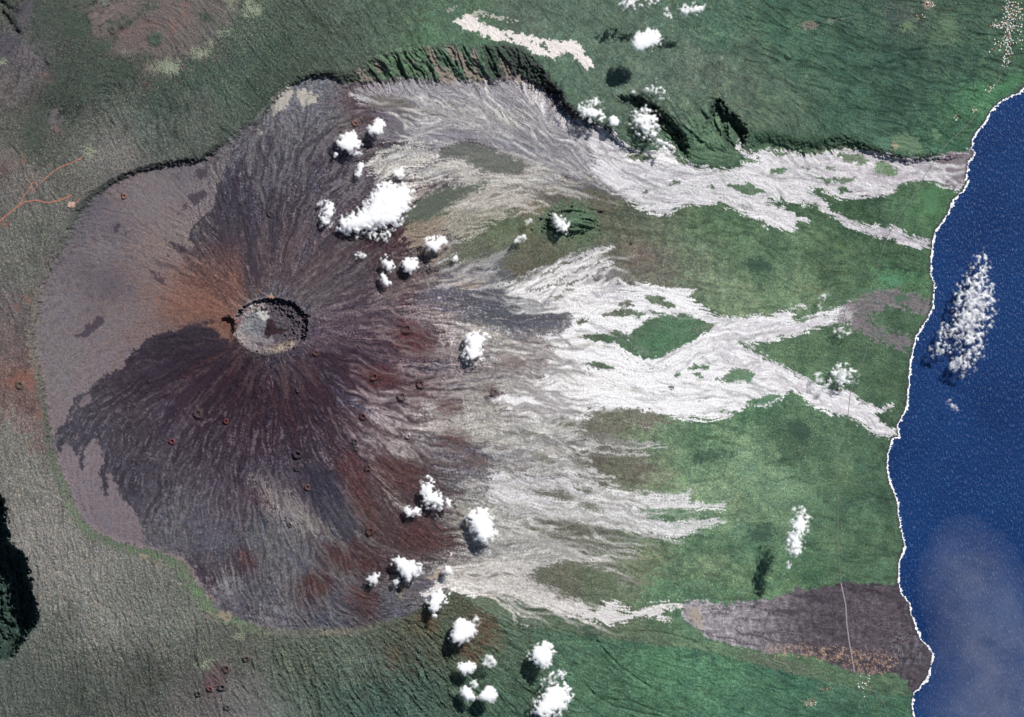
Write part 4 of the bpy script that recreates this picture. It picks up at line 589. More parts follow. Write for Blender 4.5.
# north lava tongue
TF=[(453,20),(462,18),(468,14),(474,17),(480,22),(497,29),(512,32.6),(525,35),(537,37.6),(550,40),(562,41.4),(573,41),(580,46),(585,53),(590,60),(595,66),(599.5,70),(592,67),(587,70),(583,65),(577,59),(570,51.5),(562,54),(556,57),(555.5,61.5),(550,57),(537,54),(527,48),(512,42),(497,40),(484,36),(477,34),(469,30),(460,26)]
flow('tongue',TF,(228,219,212),.9,.5,4.5,1.,.08,nedge*.8+npx*.3)
for pts in [[(536,43),(546,45),(550,50),(542,48)],[(544,49),(550,51),(549,53)],[(500,34),(512,37),(518,41),(508,39)],[(528,41),(534,43),(530,44)]]: paint(pts,(66,92,66),.7,.4,nedge,5)
flow('tongue',[(470,16),(476,11),(482,12),(490,14),(500,17),(512,19),(522,21),(512,21),(498,19.5),(486,17),(476,16)],(186,182,170),.8,.7,4,.8,.1,nedge)
flow('tongue',[(446,10),(453,7),(457,8),(450,12)],(176,176,160),.8,.7,4,.7,.1,nedge)
# clearings on the outer green slopes
for pts,c in [([(802,24),(810,22),(818,26),(812,29),(804,28)],(150,130,116)),([(920,2),(930,3),(934,7),(926,7)],(190,160,150)),([(893,137),(903,134),(916,136),(920,144),(928,152),(915,154),(902,152),(893,150)],(92,130,88)),([(894,142),(898,140),(899,147),(894,150)],(176,160,130)),([(870,140),(890,138),(893,146),(886,150)],(72,122,86)),([(932,134),(940,132),(940,140),(934,140)],(84,128,84)),([(900,24),(912,22),(914,30),(902,31)],(92,128,78)),([(940,20),(956,18),(958,32),(942,34)],(80,116,76)),([(820,22),(835,18),(838,22)],(96,120,92)),([(812,700),(812,704),(808,706)],(180,150,130)),([(800,700),(814,699),(814,704),(804,704)],(140,140,110)),([(980,96),(1000,84),(1015,74),(1024,70),(1024,82),(1000,94),(986,106)],(56,128,72)),([(876,276),(900,276),(904,284),(888,286)],(66,136,86)),([(925,190),(938,188),(940,205),(932,220),(924,204)],(60,124,70))]:
    paint(pts,c,1.5,.8,nedge*.6+npx*.5,4,.75,.12,npx)
paint([(752,552),(762,548),(764,552),(770,552),(768,560)],(36,62,46),2,.5,nedge,3,.0)
# dark wood clumps, plus two cloud-shadow patches painted into the lower slope colour
for pts in [[(700,452),(722,450),(738,454),(722,459),(702,463),(690,462)],[(740,540),(752,530),(768,520),(776,530),(768,540),(750,540)],[(582,630),(590,626),(596,632),(592,640),(584,639)],[(568,632),(574,630),(573,637)],[(37,50),(42,48),(40,60)],[(742,262),(760,258),(772,268),(764,276),(750,270)],[(786,425),(800,420),(812,430),(806,444),(792,436)],[(36,228),(44,227),(46,233),(38,233)]]:
    paint(pts,(38,70,52),2.2,.7,nedge,3,.75,.08,npx)
# reddish ridges on the southern scrub slope
for pts in [[(470,620),(486,618),(500,632),(505,650),(490,646),(478,634)],[(416,618),(430,610),(440,618),(436,632),(424,630)],[(460,650),(476,648),(484,660),(470,662)],[(388,650),(396,650),(400,668),(392,668)]]:
    paint(pts,(112,86,66),3.5,.7,FL,2.5,.5,.15,sA)
# the green hill keeps scrub
paint([(548,206),(560,200),(580,202),(596,214),(600,226),(590,236),(570,234),(548,240),(538,228)],(66,102,70),2.5,.7,nedge,2.5,.6,.2,nfine)
# canyon ground
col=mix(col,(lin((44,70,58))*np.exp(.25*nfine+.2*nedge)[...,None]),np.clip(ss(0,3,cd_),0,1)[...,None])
# crater ground
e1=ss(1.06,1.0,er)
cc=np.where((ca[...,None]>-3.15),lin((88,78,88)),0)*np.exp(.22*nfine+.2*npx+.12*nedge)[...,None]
cc=cc*np.ones((NY,NX,1),F)
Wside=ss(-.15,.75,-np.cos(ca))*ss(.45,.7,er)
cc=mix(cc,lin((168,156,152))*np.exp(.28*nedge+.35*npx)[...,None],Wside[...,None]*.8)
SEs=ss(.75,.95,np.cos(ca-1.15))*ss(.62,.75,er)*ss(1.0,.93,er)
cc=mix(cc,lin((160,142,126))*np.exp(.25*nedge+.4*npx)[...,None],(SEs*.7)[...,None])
NWr=ss(1.0,.94,er)*0
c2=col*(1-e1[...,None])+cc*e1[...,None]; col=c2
paint([(247,314),(259,310),(267.7,315),(268,319),(266,333),(250,337),(241,335),(243,324)],(128,130,136),1.4,.6,nedge,3,.85,.16,MIXT)
paint([(256,310),(263,309),(269,316),(268,321),(262,320)],(196,196,192),.9,.4,nedge,4,.85)
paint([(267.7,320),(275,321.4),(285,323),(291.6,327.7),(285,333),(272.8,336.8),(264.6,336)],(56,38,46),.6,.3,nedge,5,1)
paint([(246,338),(262,336),(274,338),(272,348),(258,350),(246,346)],(138,130,134),1.5,.6,nedge,3,.85,.15,npx)
paint([(256,342),(262,341),(266,345),(260,348)],(98,72,78),1.5,.6,nedge,3,.8)
paint([(271,324),(284,325),(288,328),(276,327)],(92,92,98),.8,.7,nedge,4,.8)
paint([(236,318),(240,312),(246,304),(250,304),(243,314),(239,326),(237,334),(235,330)],(112,84,100),1,.4,nedge,3,.8)
b1=ss(1.02,.92,br)
col=mix(col,lin((104,88,80))*np.exp(.25*npx+.2*nfine)[...,None],b1[...,None])
paint([(216,316),(222,312),(232,313),(238,318),(236,336),(230,341),(220,338),(216,328)],(150,98,78),2,.6,nedge,2.5,.45,.2,npx)
paint([(234.2,323),(235.5,323),(235.3,339),(233.8,338)],(196,160,140),.6,.3,nedge,4)
paint([(222,322),(226,320),(227,330),(224,330)],(132,78,66),1,.6,nedge,3,.9)
paint([(266,298),(270,295),(274,296),(272,300)],(190,140,100),.8,.6,nedge,4,.8)
# beach rocks
cb=ss(3.2,.8,land)*(land>-2)
col=mix(col,lin((70,62,70)),(cb*.7)[...,None])
col=np.clip(col,.006,.62).astype(F)
log('paint')
# ------------------------------------------------------------------ scene basics
sc=bpy.context.scene
COL=sc.collection
def mat(name):
    m=bpy.data.materials.new(name); m.use_nodes=True; nt=m.node_tree; nt.nodes.clear(); return m,nt
def N(nt,t,**k):
    n=nt.nodes.new(t)
    for a,b in k.items(): setattr(n,a,b)
    return n
def ground_mat(name,rough=.95,bump=.35,scale=.045,var=.35):
    m,nt=mat(name); L=nt.links.new
    o=N(nt,'ShaderNodeOutputMaterial'); b=N(nt,'ShaderNodeBsdfPrincipled'); b.inputs['Roughness'].default_value=rough
    b.inputs['Specular IOR Level'].default_value=.12
    a=N(nt,'ShaderNodeVertexColor'); a.layer_name='ground_colour'
    tc=N(nt,'ShaderNodeTexCoord'); n1=N(nt,'ShaderNodeTexNoise'); n1.inputs['Scale'].default_value=scale; n1.inputs['Detail'].default_value=3; n1.inputs['Roughness'].default_value=.65
    L(tc.outputs['Object'],n1.inputs['Vector'])
    mr=N(nt,'ShaderNodeMapRange'); mr.inputs['From Min'].default_value=.25; mr.inputs['From Max'].default_value=.75; mr.inputs['To Min'].default_value=1-var; mr.inputs['To Max'].default_value=1+var
    L(n1.outputs['Fac'],mr.inputs['Value'])
    mx=N(nt,'ShaderNodeVectorMath',operation='SCALE'); L(a.outputs['Color'],mx.inputs[0]); L(mr.outputs[0],mx.inputs['Scale'])
    L(mx.outputs[0],b.inputs['Base Color'])
    bp=N(nt,'ShaderNodeBump'); bp.inputs['Strength'].default_value=bump; bp.inputs['Distance'].default_value=9.; L(n1.outputs['Fac'],bp.inputs['Height']); L(bp.outputs[0],b.inputs['Normal'])
    L(b.outputs[0],o.inputs[0]); return m
M_veg=ground_mat('scrub_and_forest',bump=.5,scale=.05,var=.3)
M_lava=ground_mat('lava_and_ash',bump=.16,scale=.06,var=.22)
M_cliff=ground_mat('cliff_rock_and_ferns',bump=.5,scale=.05,var=.35)
# ------------------------------------------------------------------ ground meshes (one height field, cut into its lands)
def ext(a,n,first,growth):
    o=[];d=first;x=a
    for _ in range(n): x+=d; o.append(x); d*=growth
    return o
NE=20
lx=ext(gx[0],NE,-3,1.32)[::-1]; rx=ext(gx[-1],NE,3,1.32); ty=ext(gy[0],NE,-3,1.32)[::-1]; by=ext(gy[-1],NE,3,1.32)
def refl(v,lo,hi):
    p=hi-lo; t=np.abs((np.asarray(v)-lo)%(2*p)); return np.where(t>p,2*p-t,t)+lo
ex=np.r_[lx,gx,rx]; ey=np.r_[ty,gy,by]
ix=np.r_[np.round((refl(lx,gx[0],gx[0]+65)-gx[0])/ST),np.arange(NX),np.full(NE,NX-1)].astype(int)
iy=np.r_[np.round((refl(ty,gy[0],gy[0]+90)-gy[0])/ST),np.arange(NY),np.round((refl(by,gy[-1]-70,gy[-1])-gy[0])/ST)].astype(int)
EH=H[np.ix_(iy,ix)]; EC=col[np.ix_(iy,ix)]
EX,EY=np.meshgrid(ex,ey); kk=S*(1-EH/HC)
VX=((EX-CX)*kk).astype(F); VY=(-(EY-CY)*kk).astype(F)
ENY,ENX=EH.shape
# region ids
RID=np.zeros((NY,NX),np.int8)           # 0 outer slopes
RID[(rd>0)]=1                            # caldera floor
RID[(rd>0)&(m_east>.5)]=2                # overgrown slope
names=['north','middle','south','bottom','southeast','lobe','tongue','grey']
for k,nm in enumerate(names): RID[(acclava[nm]>.5)&((rd>0)|(nm=='tongue'))]=10+k
vol=(np.hypot(XX-270,(YY-327)*1.08)+6*nedge+5*FL<112)&(rd>0)&(m_young>.5)|(np.hypot(XX-232,(YY-318))<34)
RID[vol]=3
RID[(er<1.02)]=4
RID[(br<1.02)&(er>1.02)]=5
RID[(rd>-1)&(rd<rw)&(depth>35)&(RID<10)]=6
RID[canw>0]=7
def cleanup(R_,skip=(0,1,2)):
    "give scattered scraps of a land back to the ground around them"
    par=[];runs=[];prev=[]
    def find(a):
        while par[a]!=a: par[a]=par[par[a]]; a=par[a]
        return a
    size=[]
    for j in range(NY):
        row=R_[j]; cut=np.flatnonzero(np.diff(row))+1; st_=np.r_[0,cut]; en=np.r_[cut,NX]; cur=[]
        for a,b_ in zip(st_.tolist(),en.tolist()):
            k=len(par); par.append(k); size.append(b_-a); cur.append((a,b_,int(row[a]),k)); runs.append((j,a,b_,int(row[a]),k))
        pi=0
        for a,b_,v,k in cur:
            while pi<len(prev) and prev[pi][1]<=a: pi+=1
            q_=pi
            while q_<len(prev) and prev[q_][0]<b_:
                if prev[q_][2]==v:
                    ra_,rb=find(k),find(prev[q_][3])
                    if ra_!=rb: par[ra_]=rb; size[rb]+=size[ra_]
                q_+=1
        prev=cur
    best={}
    for j,a,b_,v,k in runs:
        r_=find(k)
        if v not in best or size[r_]>size[best[v]]: best[v]=r_
    for j,a,b_,v,k in runs:
        if v in skip: continue
        if find(k)!=best[v]:
            base=2 if (rd[j,a]>0 and m_east[j,a]>.5) else (1 if rd[j,a]>0 else 0)
            R_[j,a:b_]=base
cleanup(RID)
EID=RID[np.ix_(iy,ix)].copy()
outer=np.ones(EID.shape,bool); outer[NE:NE+NY,NE:NE+NX]=False
EID[outer&(EID>2)]=0
vid=np.arange(ENY*ENX).reshape(ENY,ENX)
dropv=(EH<-20)
q=np.stack([vid[:-1,:-1],vid[1:,:-1],vid[1:,1:],vid[:-1,1:]],-1).reshape(-1,4)
dq=(dropv[:-1,:-1]&dropv[1:,:-1]&dropv[1:,1:]&dropv[:-1,1:]).ravel()
fid=EID[:-1,:-1].ravel()
def mesh_from(name,V3,Q,mt,colr=None,attr=None):
    me=bpy.data.meshes.new(name)
    me.vertices.add(len(V3)); me.vertices.foreach_set('co',V3.astype(F).ravel())
    nf=len(Q); k=Q.shape[1]
    me.loops.add(nf*k); me.loops.foreach_set('vertex_index',Q.astype(np.int32).ravel())
    me.polygons.add(nf); me.polygons.foreach_set('loop_start',np.arange(0,nf*k,k,dtype=np.int32))
    me.update(calc_edges=True)
    if colr is not None:
        a=me.color_attributes.new('ground_colour','FLOAT_COLOR','POINT')
        c4=np.ones((len(V3),4),F); c4[:,:3]=colr; a.data.foreach_set('color',c4.ravel())
    if attr is not None:
        a=me.attributes.new('cover','FLOAT','POINT'); a.data.foreach_set('value',attr.astype(F))
    me.materials.append(mt)
    return me
def link(name,me,parent=None,loc=None,**props):
    o=bpy.data.objects.new(name,me); COL.objects.link(o)
    if parent: o.parent=parent
    if loc is not None: o.location=loc
    for k,v in props.items(): o[k]=v
    return o
def submesh(name,ids,mt):
    f=q[np.isin(fid,ids)&~dq]
    u=np.unique(f); mp=np.zeros(ENY*ENX,np.int32); mp[u]=np.arange(len(u))
    V3=np.stack([VX.ravel()[u],VY.ravel()[u],EH.ravel()[u]],-1)
    return mesh_from(name,V3,mp[f],mt,EC.reshape(-1,3)[u])
link('terrain',submesh('terrain',[0],M_veg),kind='structure',label='dark green and grey-brown outer slopes around the caldera')
link('caldera_floor',submesh('caldera_floor',[1],M_lava),kind='structure',label='mauve-grey and maroon lava plain inside the horseshoe rim')
link('overgrown_slope',submesh('overgrown_slope',[2],M_veg),kind='structure',label='green scrub slope between the pale lava flows running to the sea')
vo=link('volcano',submesh('cone',[3],M_lava),label='dark maroon volcanic cone streaked with radial lava around the summit craters',category='volcano')
link('summit_crater',submesh('summit_crater',[4],M_lava),vo,label='large oval pit with pale west wall and dark maroon floor')
link('side_crater',submesh('side_crater',[5],M_lava),vo,label='small round crater touching the big pit on its west side')
link('rampart',submesh('rampart',[6],M_cliff),label='long curved green and black cliff wall enclosing the volcano in a horseshoe',category='cliff')
link('canyon',submesh('canyon',[7],M_cliff),label='deep black shaded gorge at the lower left edge',category='gorge')
LB={'north':'broad pale grey lava flow under the northern cliff, reaching the sea at upper right','middle':'wide white branching lava flow through the middle of the green slope','south':'pale feathered lava flow ending in two long points in the lower middle green slope','bottom':'narrow white lava ribbon along the lower edge, leading to the dark fan with the road','southeast':'dark grey fan of lava crossed by a straight pale road at the lower coast','lobe':'grey forked gravel lava lobe beside the right coast, above the lowest white branch','tongue':'small cream lava tongue lying outside the rim at top centre','grey':'slate blue-grey lava flow just right of the cone, above the white field'}
for k,nm in enumerate(names): link('lava_flow',submesh('lava_flow',[10+k],M_lava),label=LB[nm],category='lava flow',group='lava flows on the eastern slope')
log('ground meshes')
def hz(x,y):
    i=int(np.clip(round((x-X0)/ST),0,NX-1)); j=int(np.clip(round((y-Y0)/ST),0,NY-1)); return float(H[j,i])
# ------------------------------------------------------------------ sea, foam
m,nt=mat('sea_water'); L=nt.links.new
o=N(nt,'ShaderNodeOutputMaterial'); b=N(nt,'ShaderNodeBsdfPrincipled'); L(b.outputs[0],o.inputs[0])
b.inputs['Roughness'].default_value=.28; b.inputs['IOR'].default_value=1.33
tc=N(nt,'ShaderNodeTexCoord')
mp=N(nt,'ShaderNodeMapping'); mp.inputs['Scale'].default_value=(1,.42,1); mp.inputs['Rotation'].default_value=(0,0,math.radians(-10)); L(tc.outputs['Object'],mp.inputs['Vector'])
w1=N(nt,'ShaderNodeTexNoise'); w1.inputs['Scale'].default_value=.042; w1.inputs['Detail'].default_value=3; w1.inputs['Roughness'].default_value=.6; L(mp.outputs[0],w1.inputs['Vector'])
bp=N(nt,'ShaderNodeBump'); bp.inputs['Strength'].default_value=.9; bp.inputs['Distance'].default_value=12.; L(w1.outputs['Fac'],bp.inputs['Height']); L(bp.outputs[0],b.inputs['Normal'])
w2=N(nt,'ShaderNodeTexNoise'); w2.inputs['Scale'].default_value=.0007; w2.inputs['Detail'].default_value=4; L(tc.outputs['Object'],w2.inputs['Vector'])
cr_=N(nt,'ShaderNodeValToRGB'); L(w2.outputs['Fac'],cr_.inputs[0])
cr_.color_ramp.elements[0].position=.3; cr_.color_ramp.elements[0].color=(*lin0((8,46,100)),1)
cr_.color_ramp.elements[1].position=.7; cr_.color_ramp.elements[1].color=(*lin0((15,60,118)),1)
wr=N(nt,'ShaderNodeMapRange'); wr.inputs['From Min'].default_value=.56; wr.inputs['From Max'].default_value=.74; L(w1.outputs['Fac'],wr.inputs['Value'])
fm=N(nt,'ShaderNodeMixRGB'); L(wr.outputs[0],fm.inputs[0]); L(cr_.outputs[0],fm.inputs[1]); fm.inputs[2].default_value=(*lin0((66,108,158)),1)
L(fm.outputs[0],b.inputs['Base Color'])
M_sea=m
far=4200
sx=[700]+list(np.arange(860,1100,8))+[1400,2200,far]; sy=[-far+400,-1400,-300]+list(np.arange(-40,780,8))+[1000,2000,far]
sv=[];
for y in sy:
    for x in sx: sv.append(P(x,y,0))
nx_=len(sx); sq=np.array([[j*nx_+i,(j+1)*nx_+i,(j+1)*nx_+i+1,j*nx_+i+1] for j in range(len(sy)-1) for i in range(nx_-1)])
link('sea',mesh_from('sea',np.array(sv),sq,M_sea),kind='structure',label='deep blue ocean flecked with small wave crests along the right side')
# foam: strip hugging the coast, ragged on the seaward side
m,nt=mat('surf_foam'); L=nt.links.new
o=N(nt,'ShaderNodeOutputMaterial'); b=N(nt,'ShaderNodeBsdfPrincipled'); L(b.outputs[0],o.inputs[0]); b.inputs['Base Color'].default_value=(.8,.82,.84,1); b.inputs['Roughness'].default_value=.8
tc=N(nt,'ShaderNodeTexCoord'); n1=N(nt,'ShaderNodeTexNoise'); n1.inputs['Scale'].default_value=.05; n1.inputs['Detail'].default_value=3; L(tc.outputs['Object'],n1.inputs['Vector'])
r=N(nt,'ShaderNodeValToRGB'); r.color_ramp.elements[0].position=.33; r.color_ramp.elements[0].color=(.35,.42,.5,1); r.color_ramp.elements[1].position=.52; r.color_ramp.elements[1].color=(.82,.83,.85,1); L(n1.outputs['Fac'],r.inputs[0]); L(r.outputs[0],b.inputs['Base Color'])
M_foam=m
wv=noise(26,2,1.2,31)
fw=np.clip(1.0+.5*wv+.25*noise(7,2,.5,32),.3,3.6)
fm_=(land<.35)&(land>-fw)
ii=np.where(fm_[:-1,:-1].ravel())[0]; jj,ic=np.divmod(ii,NX-1)
fq=np.stack([jj*NX+ic,(jj+1)*NX+ic,(jj+1)*NX+ic+1,jj*NX+ic+1],-1)
u=np.unique(fq); mpp=np.zeros(NX*NY,np.int32); mpp[u]=np.arange(len(u))
xs=XX.ravel()[u]; ys=YY.ravel()[u]; zs=np.full(len(u),8.5)+1.5*nfine.ravel()[u]
kf=S*(1-zs/HC)
link('surf',mesh_from('surf',np.stack([(xs-CX)*kf,-(ys-CY)*kf,zs],-1),mpp[fq],M_foam),kind='structure',label='thin white line of breaking surf following the whole coastline')
log('sea')
# ------------------------------------------------------------------ roads and tracks
def simple_mat(name,c,rough=.9,c2=None,scale=.05):
    m,nt=mat(name); L=nt.links.new
    o=N(nt,'ShaderNodeOutputMaterial'); b=N(nt,'ShaderNodeBsdfPrincipled'); L(b.outputs[0],o.inputs[0]); b.inputs['Roughness'].default_value=rough; b.inputs['Specular IOR Level'].default_value=.2
    tc=N(nt,'ShaderNodeTexCoord'); n1=N(nt,'ShaderNodeTexNoise'); n1.inputs['Scale'].default_value=scale; L(tc.outputs['Object'],n1.inputs['Vector'])
    r=N(nt,'ShaderNodeMixRGB'); L(n1.outputs['Fac'],r.inputs[0]); r.inputs[1].default_value=(*c,1); r.inputs[2].default_value=(*(c2 if c2 is not None else c),1); L(r.outputs[0],b.inputs['Base Color']); return m
def ribbon(name,pts,wid,mt,lift=3.,wob=.35,**props):
    p=np.array(pts,float); out=[]
    for i in range(len(p)-1):
        n=max(2,int(np.hypot(*(p[i+1]-p[i]))/1.2))
        for t in np.linspace(0,1,n,endpoint=False): out.append(p[i]*(1-t)+p[i+1]*t)
    out.append(p[-1]); q_=np.array(out)
    for _ in range(2): q_[1:-1]=(q_[:-2]+q_[1:-1]*2+q_[2:])/4
    q_[1:-1]+=np.cumsum(rng.normal(0,.06,(len(q_)-2,2)),0)*wob*0+rng.normal(0,.08,(len(q_)-2,2))*wob
    t=np.gradient(q_,axis=0); t/=np.linalg.norm(t,axis=1)[:,None]+1e-9; nn=np.stack([-t[:,1],t[:,0]],-1)
    V3=[];
    for i in range(len(q_)):
        zc=max(hz(*q_[i]),hz(*(q_[i]+nn[i]*wid/2)),hz(*(q_[i]-nn[i]*wid/2)))+lift
        for s_ in (-1,0,1): V3.append(P(*(q_[i]+nn[i]*s_*wid/2),zc))
    Q=[[3*i+k,3*i+k+1,3*i+4+k,3*i+3+k] for i in range(len(q_)-1) for k in (0,1)]
    return link(name,mesh_from(name,np.array(V3),np.array(Q),mt),kind='structure',**props)
M_road=simple_mat('worn_asphalt',lin((150,140,144)),.9,lin((176,168,170)))
M_roadd=simple_mat('forest_road_asphalt',lin((104,112,102)),.9,lin((124,130,118)))
M_track=simple_mat('red_cinder_track',lin((200,130,104)),.95,lin((176,104,82)))
ribbon('road',[(841,583),(843,592),(845.8,604.8),(847,625),(849,640),(852,657.5),(854.6,672)],1.15,M_road,label='pale straight road crossing the dark south-east lava fan')
ribbon('road',[(1000,66),(1000,78),(992,90),(984,104),(972,120),(960,132),(950,141),(940,152),(930,168)],.6,M_roadd,label='coast road descending from the village to the northern flow')
ribbon('road',[(930,168),(922,180),(912,198),(900,214),(888,236),(880,258),(874,290),(870,315),(866,353),(856,378),(850.5,392),(848,415),(840,434),(836,460),(838,500),(838,540),(841,583)],.55,M_roadd,label='coast road crossing the middle flow and the forest')
ribbon('road',[(854.6,672),(860,680),(872,690),(884,704),(890,725)],.6,M_roadd,label='coast road south of the dark lava fan')
for pts,w_,lb in [([(-10,226),(0,221),(8,214),(18,206),(24,202),(36,200),(48,203),(60,200),(72,195)],1.4,'reddish cinder track across the western plateau to the parking ground'),([(18,206),(24,196),(30,188),(32,182),(38,184),(34,190)],.9,'looping reddish track above the western cinder track'),([(42,182),(50,174),(60,167),(74,162),(84,156)],1.,'reddish track climbing toward the north-west rim'),([(72,208),(76,203),(80,198)],.7,'short red track along the west rim'),([(797,24),(812,27),(830,20),(846,18),(862,14)],.5,'faint forest track on the upper right slope')]:
    ribbon('track',pts,w_,M_roadd if 'forest' in lb else M_track,label=lb)
sl_,m_=poly([(67,206),(69,201),(73,199),(76,203),(74,209),(70,208)],.8,.3,nedge,4)
ribbon('parking_ground',[(68,204),(71,205),(75,204)],5.5,simple_mat('pale_gravel',lin((214,180,160)),.95,lin((184,150,132)),.08),lift=4,label='pale pink gravel parking ground on the west rim')
# ------------------------------------------------------------------ cinder cones
def colr_at(x,y):
    i=np.clip(((x-X0)/ST).astype(int),0,NX-1); j=np.clip(((y-Y0)/ST).astype(int),0,NY-1); return col[j,i],H[j,i]
CONES=[(420.5,384.4,4.2,48,(98,58,60),'maroon ringed cinder cone on the red ground right of the big crater'),(374,377,4,46,(110,66,58),'dark-sided cinder cone at the top left of the red cinder ground'),(401.6,396.4,4.4,50,(86,58,62),'broken dark cinder cone at the lower edge of the red ground'),(362.7,416.5,3.4,40,(110,60,62),'small reddish cinder cone beside pale streaks, below the red ground'),(494.5,392.6,4.,45,(92,62,72),'isolated purple cinder cone at the head of the white lava field'),(408,436.6,2.6,30,(160,156,148),'tiny pale-rimmed cone among cream lava streaks'),(355,441.6,3.2,36,(80,72,80),'grey cone, upper one of a touching pair in pale streaks'),(356.5,448.5,2.5,26,(96,84,86),'smaller grey cone, lower one of a touching pair in pale streaks'),(367.7,468,3.2,38,(100,62,60),'maroon cone with dark bowl on the left of the red patch'),(297.4,454.6,4.6,55,(78,66,74),'large dark cinder cone with a deep bowl directly below the summit'),(297,469,2.4,22,(70,64,72),'small dark cone just below the largest southern cone'),(307.5,487.5,3.,32,(136,92,78),'orange-rimmed cone at the edge of the blue-black lava'),(290,525,2.4,24,(84,84,88),'small grey cone on the ash plain south of the summit'),(370,531.4,4.2,50,(108,66,62),'red-rimmed cinder cone left of the lower cloud cluster'),(298,390.6,2.2,22,(92,80,82),'tiny cone on the cone flank just below the summit crater'),(406.6,329,5.,42,(88,54,54),'broad maroon cinder mound straight right of the summit crater'),(429,270,2.8,28,(80,66,74),'small dark cone at the tip of the slate lava flow'),(437,269,2.2,20,(78,66,74),'tiny dark cone right beside the cone at the slate flow tip'),(270,214,3.,30,(84,74,80),'small grey cone high on the northern flank'),(316,353,3.,28,(120,84,76),'small rusty cone just below right of the summit crater rim'),(198,414,4.6,42,(92,72,72),'rust-streaked cone on the dark south-west lava field'),(226,421.5,2.6,30,(150,76,66),'bright rust cone on the southern flank'),(172,441.6,3.2,34,(140,64,66),'red cone in the middle of the south-west lava field'),(222,687.6,3.8,50,(88,78,80),'grey cone with black bowl, largest of the bottom left group'),(198,694,3.,40,(84,80,80),'grey cone left in the bottom left group'),(227,707.7,3.,40,(80,78,78),'lowest grey cone of the bottom left group'),(209.6,689,2.8,34,(150,78,84),'pink-red cone between the grey cones at the bottom left'),(226,669,3.8,38,(104,74,82),'mauve cone, upper one of the bottom left group'),(246,659,3.2,34,(100,70,78),'mauve cone nearest the south rim'),(124,196,2.8,34,(176,120,92),'small orange ring cone alone on the north-west caldera floor'),(19.5,385,4.,32,(100,92,74),'olive cone ringed by orange scoria outside the west rim'),(355,123.5,3.,30,(150,92,72),'rusty cone above the first cloud on the northern floor'),(396,142.6,1.5,12,(60,60,66),'tiny black pit cone on the northern grey floor'),(382,144.5,1.8,14,(60,60,66),'tiny black pit cone left of its twin on the northern grey floor'),(790,54,4.6,20,(56,92,66),'forested cone on the dark green upper right slope'),(155.6,39,6.8,26,(54,84,60),'round green wooded cone on the brown north-west plateau'),(50,59,4.8,18,(74,84,80),'grey-green cone near the top left lava'),(112,30,3.5,16,(60,74,64),'small dark wooded cone left of the pink plateau streak')]
for x,y,r,h,c,lb in CONES:
    NR,NA=14,40; V3=[];C3=[]
    ph=rng.uniform(0,6.28,4)
    for i in range(NR+1):
        t=i/NR*1.75
        for a in range(NA):
            an=a/NA*2*math.pi
            wob=1+.08*math.sin(2*an+ph[0])+.05*math.sin(3*an+ph[1])+.03*math.sin(7*an+ph[2])
            px_,py_=x+math.cos(an)*r*t*wob*.82,y+math.sin(an)*r*t*wob*.82
            breach=1-.35*max(0,math.cos(an-ph[3]))**6
            if t<.8: pr=(.12+.88*(t/.8)**2.0)
            else: pr=max(0,1-((t-.8)/.9))**1.15
            g0,hh=colr_at(np.array([px_]),np.array([py_]))
            z=float(hh[0])+h*1.3*pr*breach+(1.2 if t<1.6 else -4)
            V3.append(P(px_,py_,z))
            k=min(1,max(0,(1.55-t)/.4))
            jit=1+rng.normal(0,.10)
            kc=k*.5; C3.append((g0[0]*(1-kc)+lin(c)*(1.15 if .55<t<.95 else 1.)*kc)*jit)
    Q=[[i*NA+a,(i+1)*NA+a,(i+1)*NA+(a+1)%NA,i*NA+(a+1)%NA] for i in range(NR) for a in range(NA)]
    Q=np.array(Q)[:,::-1]
    ob=link('cinder_cone',mesh_from('cinder_cone',np.array(V3),Q,M_lava,np.array(C3)),label=lb,category='cinder cone',group='cinder cones around the volcano')
log('cones')
# ------------------------------------------------------------------ houses
M_wall=simple_mat('house_render',(.5,.48,.44),.8,(.62,.6,.56))
roofs=[simple_mat('roof_white_metal',(.62,.62,.62),.5,(.5,.5,.5)),simple_mat('roof_cream',(.55,.48,.38),.7,(.42,.36,.3)),simple_mat('roof_rust',(.3,.14,.1),.8,(.38,.2,.15)),simple_mat('roof_grey',(.3,.32,.34),.6,(.22,.24,.26))]
wall_me=None
def house_meshes(rm):
    w,d,h=.5,.36,.42
    V=[(-w,-d,-1.5),(w,-d,-1.5),(w,d,-1.5),(-w,d,-1.5),(-w,-d,h),(w,-d,h),(w,d,h),(-w,d,h),(-w,0,h+.18),(w,0,h+.18)]
    Fc=[(0,1,5,4),(2,3,7,6),(1,2,6,9,5),(3,0,4,8,7)]
    me=bpy.data.meshes.new('house_wall'); me.from_pydata(V,[],Fc); me.materials.append(M_wall)
    e=.05; h2=h+.02
    R=[(-w-e,-d-e,h2-.03),(w+e,-d-e,h2-.03),(w+e,0,h2+.2),(-w-e,0,h2+.2),(w+e,d+e,h2-.03),(-w-e,d+e,h2-.03)]
    R2=[(x_,y_,z_-.03) for x_,y_,z_ in R]
    mr=bpy.data.meshes.new('house_roof'); mr.from_pydata(R+R2,[],[(0,1,2,3),(3,2,4,5),(9,8,7,6),(11,10,8,9),(0,6,7,1),(1,7,8,2),(2,8,10,4),(4,10,11,5),(5,11,9,3),(3,9,6,0)]); mr.materials.append(rm)
    return me,mr
HM=[house_meshes(r_) for r_ in roofs]
spots=[]
def cluster(cx_,cy_,sx_,sy_,n,lab):
    k=0
    while k<n:
        x=cx_+rng.normal(0,sx_); y=cy_+rng.normal(0,sy_)
        if any(abs(x-a)<1.15 and abs(y-b_)<1.0 for a,b_,_ in spots) : 
            k+=.1; continue
        spots.append((x,y,lab)); k+=1
